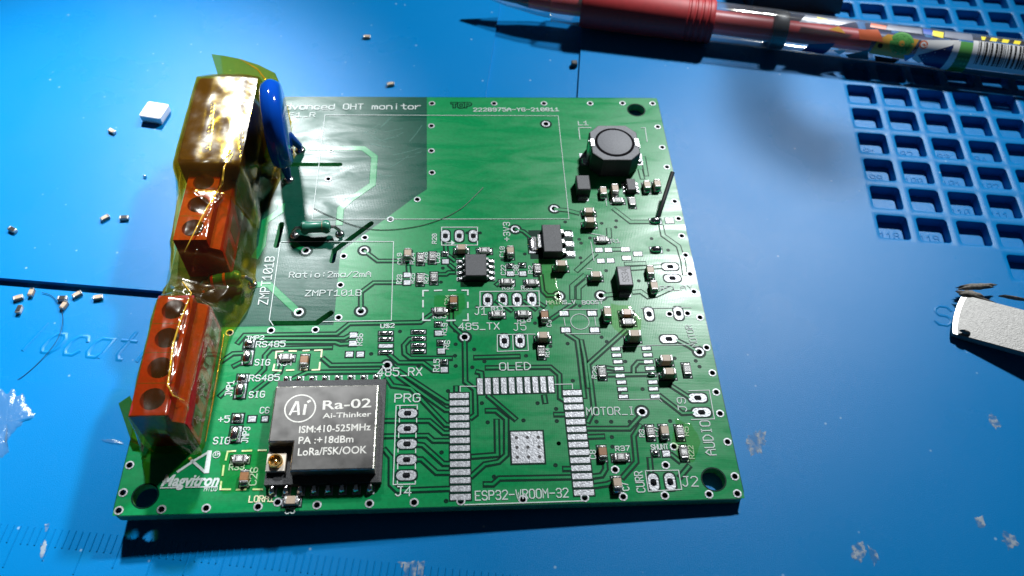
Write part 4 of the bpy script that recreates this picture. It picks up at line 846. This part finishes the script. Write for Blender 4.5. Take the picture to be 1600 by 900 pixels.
def drape(ST, nu, nv, amp, seed, m, nm, parent, thick=0.0):
    def at_y(y):
        for k in range(len(ST) - 1):
            if ST[k][0] <= y <= ST[k + 1][0]:
                f = (y - ST[k][0]) / (ST[k + 1][0] - ST[k][0]); f = f * f * (3 - 2 * f); return [(a[0] + (b[0] - a[0]) * f, a[1] + (b[1] - a[1]) * f) for a, b in zip(ST[k][1], ST[k + 1][1])]
    ya, yb = ST[0][0], ST[-1][0]; rows = []
    ys = [ya + (yb - ya) * i / nv for i in range(nv + 1)]
    for y in ys:
        cs = at_y(min(max(y, ya), yb - 1e-6)); n = len(cs); r = []
        for j in range(nu + 1):
            t_ = j / nu * (n - 1); k = min(int(t_), n - 2); f = t_ - k
            p0, p1, p2, p3 = cs[max(k - 1, 0)], cs[k], cs[k + 1], cs[min(k + 2, n - 1)]
            def cr(a, b, c, d): return b + .5 * f * (c - a + f * (2 * a - 5 * b + 4 * c - d + f * (3 * (b - c) + d - a))) * .55 + (c - b) * f * .45 if False else (b + (c - b) * f)
            x, z = cr(p0[0], p1[0], p2[0], p3[0]), cr(p0[1], p1[1], p2[1], p3[1])
            q = Vector((x * .16, y * .10, z * .16 + seed)); w1 = 1 - abs(noise.noise(q * 2.1)) * 2.2; w2 = noise.noise(q * 5.0)
            a_ = amp * min(1, z / 2.0) * (.3 if y > 56.5 and z > 11.3 else 1); x += a_ * .45 * noise.noise(q * 3 + Vector((9, 0, 0))); z = max(.12, z + a_ * (.55 * max(0, w1) + .25 * w2))
            z += ridge(x, y) if nm == 'amber_tape' and z > 1 else 0.0; r.append((x, y + a_ * .5 * noise.noise(q * 2.4 + Vector((0, 5, 0))), z))
        rows.append(r)
    vs_ = [p for r in rows for p in r]; fs = [(i * (nu + 1) + j, i * (nu + 1) + j + 1, (i + 1) * (nu + 1) + j + 1, (i + 1) * (nu + 1) + j) for i in range(nv) for j in range(nu)]
    t = MB(); t.add(vs_, fs, m); return t.build(nm, parent, smooth=60)
CRE = [('361,240 350,262 347,288 320,330 288,394', 12, .55), ('262,326 265,380 274,398 286,394', 7, .4), ('285,440 299,458 282,500 270,540 266,575 262,602 270,618 288,626', 10.3, .5), ('246,467 270,466 297,461', 9, .3), ('375,92 402,108 418,128 424,160', 12.6, .3), ('312,268 335,280 354,290', 12.4, .25), ('330,165 322,240', 12.6, .3), ('380,120 372,200', 12.6, .3), ('305,640 325,600 350,520', 6, .5), ('395,250 398,330 390,420', 4, .5), ('300,300 330,320', 11, .25), ('296,505 290,600', 10.4, .2)]
CRS = []
for px_, z_, a_ in CRE:
    pp = [bp(x_, y_, z_) for x_, y_ in P(px_)]
    for i_ in range(len(pp) - 1):
        for k_ in range(12): CRS.append((pp[i_].lerp(pp[i_ + 1], k_ / 12), a_))
def ridge(x, y):
    h = 0.0
    for q, a_ in CRS:
        d2 = (q.x - x) ** 2 + (q.y - y) ** 2
        if d2 < .7: h = max(h, a_ * math.exp(-d2 / .09))
    return h
tape = tag(drape(ST, 80, 260, .28, 1.3, 'amber_film', 'amber_tape', board), 'crinkled translucent amber tape wrapped over the red terminals and black box')
tv = [(v.co.x / S, v.co.y / S, v.co.z / S) for v in tape.data.vertices]
def surf(px, py, z):
    for _ in range(5):
        q = bp(px, py, z); z = max(min(tv, key=lambda v: (v[0] - q.x) ** 2 + (v[1] - q.y) ** 2)[2], .1)
    return bp(px, py, z + .05)
ST2 = [(y, [(x - .25 + .5 * k / 8, z + .3) for k, (x, z) in enumerate(cs)]) for y, cs in ST if 50 <= y <= 80]
drape(ST2, 44, 90, .35, 8.7, 'amber_film', 'tape_layer', tape)
def flap(pts, nm):
    t = MB(); n = len(pts); t.add(pts, [tuple(range(n))], 'amber_film'); t.add([(x, y - .03, z - .08) for x, y, z in pts], [tuple(range(n - 1, -1, -1))], 'amber_film'); return t.build(nm, tape, smooth=0)
q = [bp(185, 630, 3), bp(203, 618, 5), bp(215, 660, 4), bp(232, 690, .8), bp(240, 706, .3), bp(205, 690, 1.0)]; flap([tuple(v) for v in q], 'loose_flap')
fp = [bp(330, 84, 13.5), bp(352, 87, 13.6), bp(376, 92, 13.6), bp(404, 101, 13.3), bp(430, 114, 12.4), bp(438, 132, 10.5)]
for i_ in range(len(fp) - 1):
    a_, b_ = fp[i_], fp[i_ + 1]; flap([(a_.x, a_.y, a_.z - 9), (b_.x, b_.y, b_.z - 9), (b_.x, b_.y, b_.z), (a_.x, a_.y, a_.z)], 'loose_flap')
def crease(px, r, m='amber_fold_glint'):  # tube along a fold, coloured as caught light
    base = P(px); fine = []
    for i in range(len(base) - 1):
        for k in range(7):
            f = k / 7; fine.append(surf(base[i][0] + (base[i + 1][0] - base[i][0]) * f, base[i][1] + (base[i + 1][1] - base[i][1]) * f, 8))
    fine.append(surf(*base[-1], 8)); t = MB(); t.tube(fine, r, m, 6, [.4 + .6 * math.sin(math.pi * (i + .5) / len(fine)) for i in range(len(fine))]); t.build('lit_crease', tape, smooth=80)
for px_, z_, a_ in (CRE[0], CRE[2], CRE[4]): crease(px_, .1 + .12 * a_)
crease('350,522 341,575 330,640 321,690', .12)

# ================================================================== things on the mat
TRZ = TRAY
def loose(px, py, ang, label, kind='cap', z=0.0, L=1.65, Wd=.85, H=.7):
    o = chip(kind, px, py, 0, L=L, Wd=Wd, H=H, rz=math.radians(ang), onmat=z, txt=None); tag(o, label, 'component', 'loose chip components scattered on the mat'); return o
mat('cap_pink', (.40, .30, .30), .5); 
LO = [(573, 55.5, 0, 'loose chip component alone between the board and the top edge', 'cap', 0), (610, 129.5, 10, 'loose chip component just behind the title lettering of the board', 'cap', 0), (174, 203, -35, 'loose chip component just in front of the white square lamp chip', 'cap', 0),
 (163, 338.5, 40, 'tilted loose chip, one of the pair beside the amber tape', 'cap', 0), (193, 338.5, 3, 'level loose chip, one of the pair beside the amber tape', 'res', 0), (18, 357, -30, 'loose chip lying alone among dust at the left edge', 'res', 0),
 (27, 463.5, 20, 'loose chip at the left end of the row by the step', 'cap', TRZ), (47.5, 455.5, 88, 'upright-turned pale loose chip second along the step', 'cap', TRZ), (28.5, 482, 85, 'dark-topped loose chip nearest the embossed letter l', 'res', TRZ),
 (96.5, 464.5, 0, 'upper loose chip of the touching pair above the embossed letters', 'res', TRZ), (98.5, 475.5, 70, 'lower loose chip of the touching pair above the embossed letters', 'cap', TRZ), (119.5, 458.5, 38, 'slanted loose chip right of the touching pair', 'cap', TRZ), (152, 463, 10, 'last loose chip of the row, nearest the amber tape', 'cap', TRZ)]
for x, y, a, lb_, k, z in LO: loose(x, y, a, lb_, k, z)
# white lamp chip
r = tag(empty('lamp_chip', (-12.9, 87.0, 0)), 'white square light-emitting chip with round lens lying beside the tape', 'lamp chip'); r.rotation_euler = (0, 0, math.radians(-14))
t = MB(); t.cbox(0, 0, .5, 1.9, 4.6, 4.4, .15, 'white_plastic', .25); t.box((0, 0, .35), (4.3, 4.1, .5), 'white_plastic'); t.build('housing', r)
t = MB(); t.lathe([(1.85, 1.9), (1.85, 1.93), (1.7, 1.91), (.01, 1.88)], 'lens_phosphor', 28, None, False, False); t.build('lens', r)
for s_ in (-1, 1):
    t = MB(); t.box((s_ * 1.3, -2.1, .25), (1.0, .4, .5), 'tin'); t.build('terminal', r)
t = MB(); p = mp(897, 103, -.7); t.cbox(p.x, p.y, -.7, .5, 1.3, 1.3, .15, 'plastic_black'); tag(t.build('black_crumb'), 'tiny black crumb in the mat slot below the pen', 'crumb')
p = mp(227, 277); t = MB(); t.dome(p.x, p.y, .8, .7, .6, 'solder', 0, 2, 12, 5); tag(t.build('solder_bead'), 'tiny bright solder bead beside the amber tape', 'solder bead')
# hairs
def hair(px, zs, label, r_=.05, proj=mp, parent=None):
    pts = [proj(x, y, z) for (x, y), z in zip(P(px), zs)]; fine = []
    for i in range(len(pts) - 1):
        p0, p1, p2, p3 = pts[max(i - 1, 0)], pts[i], pts[i + 1], pts[min(i + 2, len(pts) - 1)]
        for k in range(8):
            f = k / 8; fine.append(p1 * 1 + (p2 - p0) * (.5 * f) + (p0 * 2 - p1 * 5 + p2 * 4 - p3) * (.5 * f * f) + (p1 * 3 - p0 - p2 * 3 + p3) * (.5 * f ** 3))
    fine.append(pts[-1]); t = MB(); t.tube(fine, r_, 'hair', 5); return tag(t.build('hair'), label, 'hair')
hair('0,605 30,592 62,565 90,530 98,500 94,480 82,463 66,457', [TRZ + .1] * 3 + [TRZ + .5] * 3 + [TRZ + .2] * 2, 'long dark hair curling over the embossed letters')
h2 = hair('755,293 740,308 720,326 690,342 650,354 600,359 560,354 515,337 490,325', [.15] * 9, 'dark hair lying across the bare green middle of the board', .06, lambda x, y, z: BM @ bp(x, y, z))
# residue patches and glue
def mq(x, y): v = mp(x, y); return (v.x, v.y)
for px, lb_ in ((P('1170,680 1182,672 1195,676 1196,690 1190,708 1175,712 1168,700'), 'pale dusty glue smear beside the right board edge'), (P('1330,850 1350,846 1352,862 1345,882 1333,880'), 'whitish dried glue flake in two lobes, larger lobe'), (P('1356,852 1368,860 1374,875 1366,884 1360,870'), 'whitish dried glue flake in two lobes, smaller lobe'),
                (P('1544,645 1556,652 1566,668 1556,672 1546,660'), 'small torn glue flake under the steel blade'), (P('1522,808 1536,806 1540,822 1530,828'), 'small pale glue speck beside the lower right patch'), (P('1568,828 1586,838 1592,850 1576,858 1566,846'), 'faint rounded glue patch in the lower right corner')):
    tag(blob(px, .07, 'residue', 'glue_residue', None, mq, 0.0, 90, .5), lb_, 'glue residue')
tag(blob(P('0,612 22,612 36,620 45,640 54,652 38,658 20,675 8,690 14,704 4,716 -40,722 -60,640'), .5, 'glue', 'glue_blob', None, mq, 0.0, 60, .25), 'clear wrinkled glue blob at the lower left edge', 'glue')
tag(blob(P('160,687 175,686 190,690 196,695 180,694 162,690'), .25, 'glue', 'glue_strand', None, mq, 0.0, 30, .4), 'thin pale glue strand just left of the board', 'glue')
for px, lb_ in ((P('64,848 72,842 74,860 68,876 62,870'), 'crusty glue flake across the ruler marks, lower one'), (P('70,820 78,816 76,828 70,832'), 'crusty glue flake across the ruler marks, upper one'), (P('625,880 660,875 665,900 630,905'), 'brownish dirt smear on the ruler marks at the bottom edge')):
    tag(blob(px, .08, 'residue', 'glue_residue', None, mq, 0.0, 80, .6), lb_, 'glue residue')
# --- pen
A_, B_ = mp(1120, 35, 4.9), mp(1475, 79, 4.5); ax = (B_ - A_).normalized(); pen = tag(empty('gel_pen'), 'gel pen with red rubber grip, clear barrel and barcode sticker', 'pen')
side = ax.cross(Vector((0, 0, 1))).normalized(); upv = side.cross(ax)
PM = Matrix((side, upv, ax)).transposed().to_4x4(); PM.translation = A_
def s_of(px, py): return (mp(px, py, 4.7) - A_).dot(ax)
g0, g1 = s_of(910, 9), s_of(1113, 34)
def lathe_part(nm, prof, m, par=pen, n=40, caps=(True, True)):
    t = MB(); t.lathe(prof, m, n, PM, *caps); return t.build(nm, par, smooth=40)
gp = [(4.5, g0), (4.75, g0 + .5), (4.75, g1 - 6.5)]
for k in range(4): gp += [(4.75, g1 - 6 + k * 1.4), (4.55, g1 - 5.8 + k * 1.4), (4.55, g1 - 5.5 + k * 1.4), (4.75, g1 - 5.3 + k * 1.4)]
gp += [(4.75, g1 - .3), (4.5, g1)]
lathe_part('grip', gp, 'grip_red')
lathe_part('nose', [(2.6, g0 - 7), (4.1, g0 - 6.6), (4.5, g0)], 'clear_plastic')
lathe_part('nose_core', [(1.9, g0 - 12), (2.4, g0 - 6), (2.4, g0)], 'ink_red')
lathe_part('tip_sleeve', [(1.2, g0 - 21), (2.2, g0 - 17), (3.3, g0 - 10), (3.5, g0 - 6.9)], 'clear_plastic')
lathe_part('tip_core', [(.8, g0 - 20.5), (1.3, g0 - 15), (1.9, g0 - 12)], 'pen_black')
lathe_part('tip', [(.35, g0 - 25), (.9, g0 - 22.5), (1.2, g0 - 21)], 'tin')
lathe_part('barrel', [(4.35, g1), (4.35, g1 + 14), (4.2, g1 + 16), (4.2, g1 + 95)], 'clear_plastic', caps=(False, False))
lathe_part('refill', [(2.6, g1), (2.6, g1 + 14), (2.3, g1 + 15), (2.3, g1 + 34)], 'ink_red')
lathe_part('refill_tail', [(2.3, g1 + 34), (2.3, g1 + 94)], 'print_navy')
lathe_part('inner_ring', [(3.9, g1 + 13), (4.1, g1 + 13.4), (4.1, g1 + 15.5), (3.9, g1 + 16)], 'pen_black')
camdir = (CW - A_).normalized(); a0 = math.atan2(camdir.dot(upv), camdir.dot(side))      # angle on the barrel that faces the viewer
RB = 4.24
def sticker(poly, m, nm='printed_patch', lift=0.0, par=pen, sub=1.2):
    """flat print wrapped on the barrel: poly in (mm along, mm around; + is up the far side)"""
    bm = bmesh.new(); f = bm.faces.new([bm.verts.new((x, y, 0)) for x, y in poly]); bmesh.ops.triangulate(bm, faces=[f])
    for _ in range(5):
        le = [e for e in bm.edges if e.calc_length() > sub]
        if not le: break
        bmesh.ops.subdivide_edges(bm, edges=le, cuts=1); bmesh.ops.triangulate(bm, faces=bm.faces[:])
    for v in bm.verts:
        s_, w_ = v.co.x, v.co.y; a_ = a0 + SGN * w_ / RB; r_ = RB + lift; q = PM @ Vector((r_ * math.cos(a_), r_ * math.sin(a_), s_)); v.co = q * S
    me = bpy.data.meshes.new(nm); bm.to_mesh(me); bm.free(); me.materials.append(MATS[m]); me.polygons.foreach_set('use_smooth', [True] * len(me.polygons)); return place(me, nm, par)
# choose the sign so that + goes towards the back of the picture
q1 = PM @ Vector((RB * math.cos(a0 + .3), RB * math.sin(a0 + .3), 0)); SGN = 1 if (q1 - A_).y > (PM @ Vector((RB * math.cos(a0 - .3), RB * math.sin(a0 - .3), 0)) - A_).y else -1
def rect(x0, y0, x1, y1): return [(x0, y0), (x1, y0), (x1, y1), (x0, y1)]
sA = s_of(1355, 60)
def sx(px): return s_of(px, 35 + (px - 1120) * .124)
sticker([(sx(1355), -2.6), (sx(1412), -3.0), (sx(1424), 1.6), (sx(1376), 2.0), (sx(1362), .4)], 'print_orange')
sticker([(sx(1335), .2), (sx(1372), .2), (sx(1360), 2.8), (sx(1330), 2.2)], 'print_redor', lift=.004)
ccx, ccy = sx(1399), .4
sticker(circle(ccx, ccy, 2.5, 28), 'print_green', lift=.008)
for rr_ in (2.0, 1.5, 1.05):
    sticker(circle(ccx, ccy, rr_, 24), 'print_dkgreen', lift=.012 + .004 * (2.5 - rr_)); sticker(circle(ccx, ccy, rr_ - .16, 24), 'print_green', lift=.015 + .004 * (2.5 - rr_))
sticker(circle(ccx, ccy, .6, 18), 'print_orange', lift=.03)
sticker(circle(sx(1368), -.6, .55, 16), 'print_black', lift=.012)
sticker([(sx(1422), -2.6), (sx(1436), -3.6), (sx(1486), 2.6), (sx(1428), 1.6)], 'print_white')
sticker(circle(sx(1432), .7, .9, 20), 'print_redor', lift=.01); sticker(circle(sx(1432), .7, .6, 18), 'print_white', lift=.016)
sticker([(sx(1428), -1.6), (sx(1478), 1.4), (sx(1472), -4.6), (sx(1446), -4.0)], 'print_navy', lift=.02)
sticker([(sx(1472), -5.0), (sx(1484), -4.6), (sx(1488), 2.4), (sx(1478), 2.2)], 'print_white', lift=.024)
sticker([(sx(1480), -5.4), (sx(1508), -5.2), (sx(1508), 2.4), (sx(1487), 2.4)], 'print_green', lift=.006); sticker([(sx(1482), -5.4), (sx(1507), -5.2), (sx(1507), -.6), (sx(1486), -.6)], 'print_dkgreen', lift=.012)
sticker([(sx(1442), 3.0), (sx(1460), 2.6), (sx(1462), 4.4), (sx(1446), 4.6)], 'print_yellow'); sticker([(sx(1430), 3.2), (sx(1446), 3.0), (sx(1444), 4.8), (sx(1430), 4.8)], 'print_blue')
sticker([(sx(1348), 3.2), (sx(1372), 3.0), (sx(1374), 4.2), (sx(1350), 4.6)], 'print_redor'); sticker([(sx(1322), -3.8), (sx(1352), -1.8), (sx(1360), -4.6), (sx(1330), -5.0)], 'print_teal'); sticker([(sx(1408), -2.0), (sx(1424), -1.6), (sx(1414), -3.6)], 'print_sky', lift=.03)
sticker([(sx(1300), -3.0), (sx(1322), -2.4), (sx(1314), -4.0)], 'print_white'); sticker([(sx(1410), -4.6), (sx(1440), -4.4), (sx(1470), -5.4), (sx(1430), -5.4)], 'print_pink')
mat('print_haze', (.16, .18, .24), .35)
for pl_, m_ in (([(1240, 2.2), (1300, 2.6), (1330, 4.4), (1250, 4.6)], 'print_haze'), ([(1262, -2.2), (1300, -1.2), (1290, -4.8), (1255, -4.6)], 'print_navy'), ([(1372, 3.0), (1428, 3.0), (1428, 4.8), (1376, 4.6)], 'print_haze'), ([(1462, 2.9), (1506, 2.8), (1506, 5.0), (1464, 4.9)], 'print_haze'), ([(1285, 1.4), (1300, 2.4), (1312, 1.0)], 'print_orange'), ([(1268, 3.2), (1284, 3.9), (1266, 4.4)], 'print_yellow'), ([(1508, -3.4), (1640, -3.4), (1640, -5.6), (1508, -5.6)], 'print_teal'), ([(1540, -5.7), (1562, -5.7), (1556, -6.6), (1544, -6.6)], 'print_redor'), ([(1365, -3.0), (1405, -3.2), (1400, -4.9), (1372, -4.9)], 'print_black')):
    sticker([(sx(x_), y_) for x_, y_ in pl_], m_, lift=.002)
bar0, bar1 = sx(1507), sx(1640)
lab = sticker(rect(bar0, -3.2, bar1, 3.0), 'print_white', 'barcode_label', .02)
random.seed(3); x = bar0 + 1.1
while x < bar1 - .5:
    w_ = random.choice((.16, .16, .3, .45)); t = sticker(rect(x, -2.0, x + w_, 2.9), 'print_black', 'barcode_bar', .03, lab); x += w_ + random.choice((.18, .18, .32, .5))
sticker([(sx(1520), 3.4), (sx(1640), 3.4), (sx(1640), 4.6), (sx(1520), 4.6)], 'print_yellow'); 
for k in range(5): sticker([(sx(1524 + 18 * k), 3.4), (sx(1532 + 18 * k), 3.4), (sx(1536 + 18 * k), 4.6), (sx(1528 + 18 * k), 4.6)], 'print_black', lift=.01)
# --- black foot behind the pen; unseen arm added to cast a soft shadow
st = tag(empty('black_stand', (118, 120, 0)), 'black plastic foot at the top edge behind the pen, with an added arm out of view', 'stand')
t = MB(); t.rings([[(117.5, 117.5, .1), (139, 117.2, .1), (145, 140, .1), (116, 140, .1)], [(118, 118, 12), (138, 118, 12), (144, 140, 14), (116.5, 140, 14)], [(119, 119.5, 13), (137, 119.5, 13), (143, 139, 15), (117.5, 139, 15)]], 'pen_black'); t.build('base', st, (-118, -120, 0), smooth=20)
L2 = Vector((206, 258, 262)); ap = []
for x_, y_ in P('1178,60 1180,130 1192,186 1236,226 1300,246 1350,256'):
    q = mp(x_, y_); ap.append(q + (L2 - q) * (100 / 262))
t = MB(); t.tube([(128, 131, 13), (134, 142, 40)] + ap, 2.6, 'pen_black', 14); t.build('shadow_arm', st, (-118, -120, 0), smooth=60)
# --- steel blade
mat('steel_bright', (0.62, 0.61, 0.58), 0.35, metal=.4)
bl = tag(empty('steel_blade'), 'flat brushed steel tool blade with frayed grime at its tip, entering at the right', 'tool')
e0, e1 = mp(1490, 456, 1.5), mp(1489, 521, 1.2); d_ = Vector((mp(1600, 551, 3.2) - mp(1489, 521, 1.2))); d_.normalize(); wv = (e0 - e1); wv -= d_ * wv.dot(d_); Wb = wv.length; wv.normalize(); nz = d_.cross(wv); nz.normalize()
if nz.z < 0: nz = -nz
t = MB(); rs = []
prof = [(-.75, .5), (-.55, .22), (-.25, .06), (0, 0), (.25, .0), (.5, .05), (.75, .15), (.92, .45)]
top = []; 
for k in range(11):
    f = k / 10; bul = .6 * (1 - (2 * f - 1) ** 2) ** .8; top.append(e1 + wv * (Wb * f) - d_ * (bul * .9))
top += [e0 + d_ * 60, e1 + d_ * 60]
cen_ = sum(top, Vector()) / len(top)
t.rings([[tuple(p - nz * 1.1) for p in top], [tuple(p - nz * .12) for p in top], [tuple(p + d_ * (.15 if i < 11 else 0) + wv * (-.12 if i > 8 and i < 12 else (.12 if i in (0, 12) else 0))) for i, p in enumerate(top)]], 'steel'); t.build('blade', bl, smooth=30)
t = MB(); t.add([tuple(p + nz * .02) for p in top[:11]] + [tuple(p + d_ * .75 + nz * .03) for p in top[:11]], [(i, i + 1, 12 + i, 11 + i) for i in range(10)], 'steel_bright'); t.build('pale_bevel', bl, smooth=30)  # paler steel strip along the tip end
for k, (cxp, cyp, lx, ly, a_) in enumerate(((1526, 447, 7.2, 1.3, 3), (1516, 460, 4.6, 1.5, -12), (1541, 471, 4.6, .55, -28), (1508, 519, 1.6, .6, -30), (1584, 466, 4.6, .5, -16))):
    c_ = mp(cxp, cyp, 1.9); t = MB(); pts = []
    for i in range(26):
        a = 2 * math.pi * i / 26; rr_ = 1 + .5 * noise.noise(Vector((math.cos(a) * 3.4 + k * 5, math.sin(a) * 3.4, 1))); x_, y_ = math.cos(a) * lx / 2 * rr_, math.sin(a) * ly / 2 * rr_; A2 = math.radians(a_); pts.append((c_.x + x_ * math.cos(A2) - y_ * math.sin(A2), c_.y + x_ * math.sin(A2) + y_ * math.cos(A2)))
    z_ = 1.75 if k else 1.6
    t.rings([[(x_, y_, z_) for x_, y_ in pts], [(c_.x + (x_ - c_.x) * .7, c_.y + (y_ - c_.y) * .7, z_ + .55) for x_, y_ in pts], [(c_.x + (x_ - c_.x) * .2, c_.y + (y_ - c_.y) * .2, z_ + .7) for x_, y_ in pts]], 'grime'); t.build('frayed_grime', bl, smooth=50)
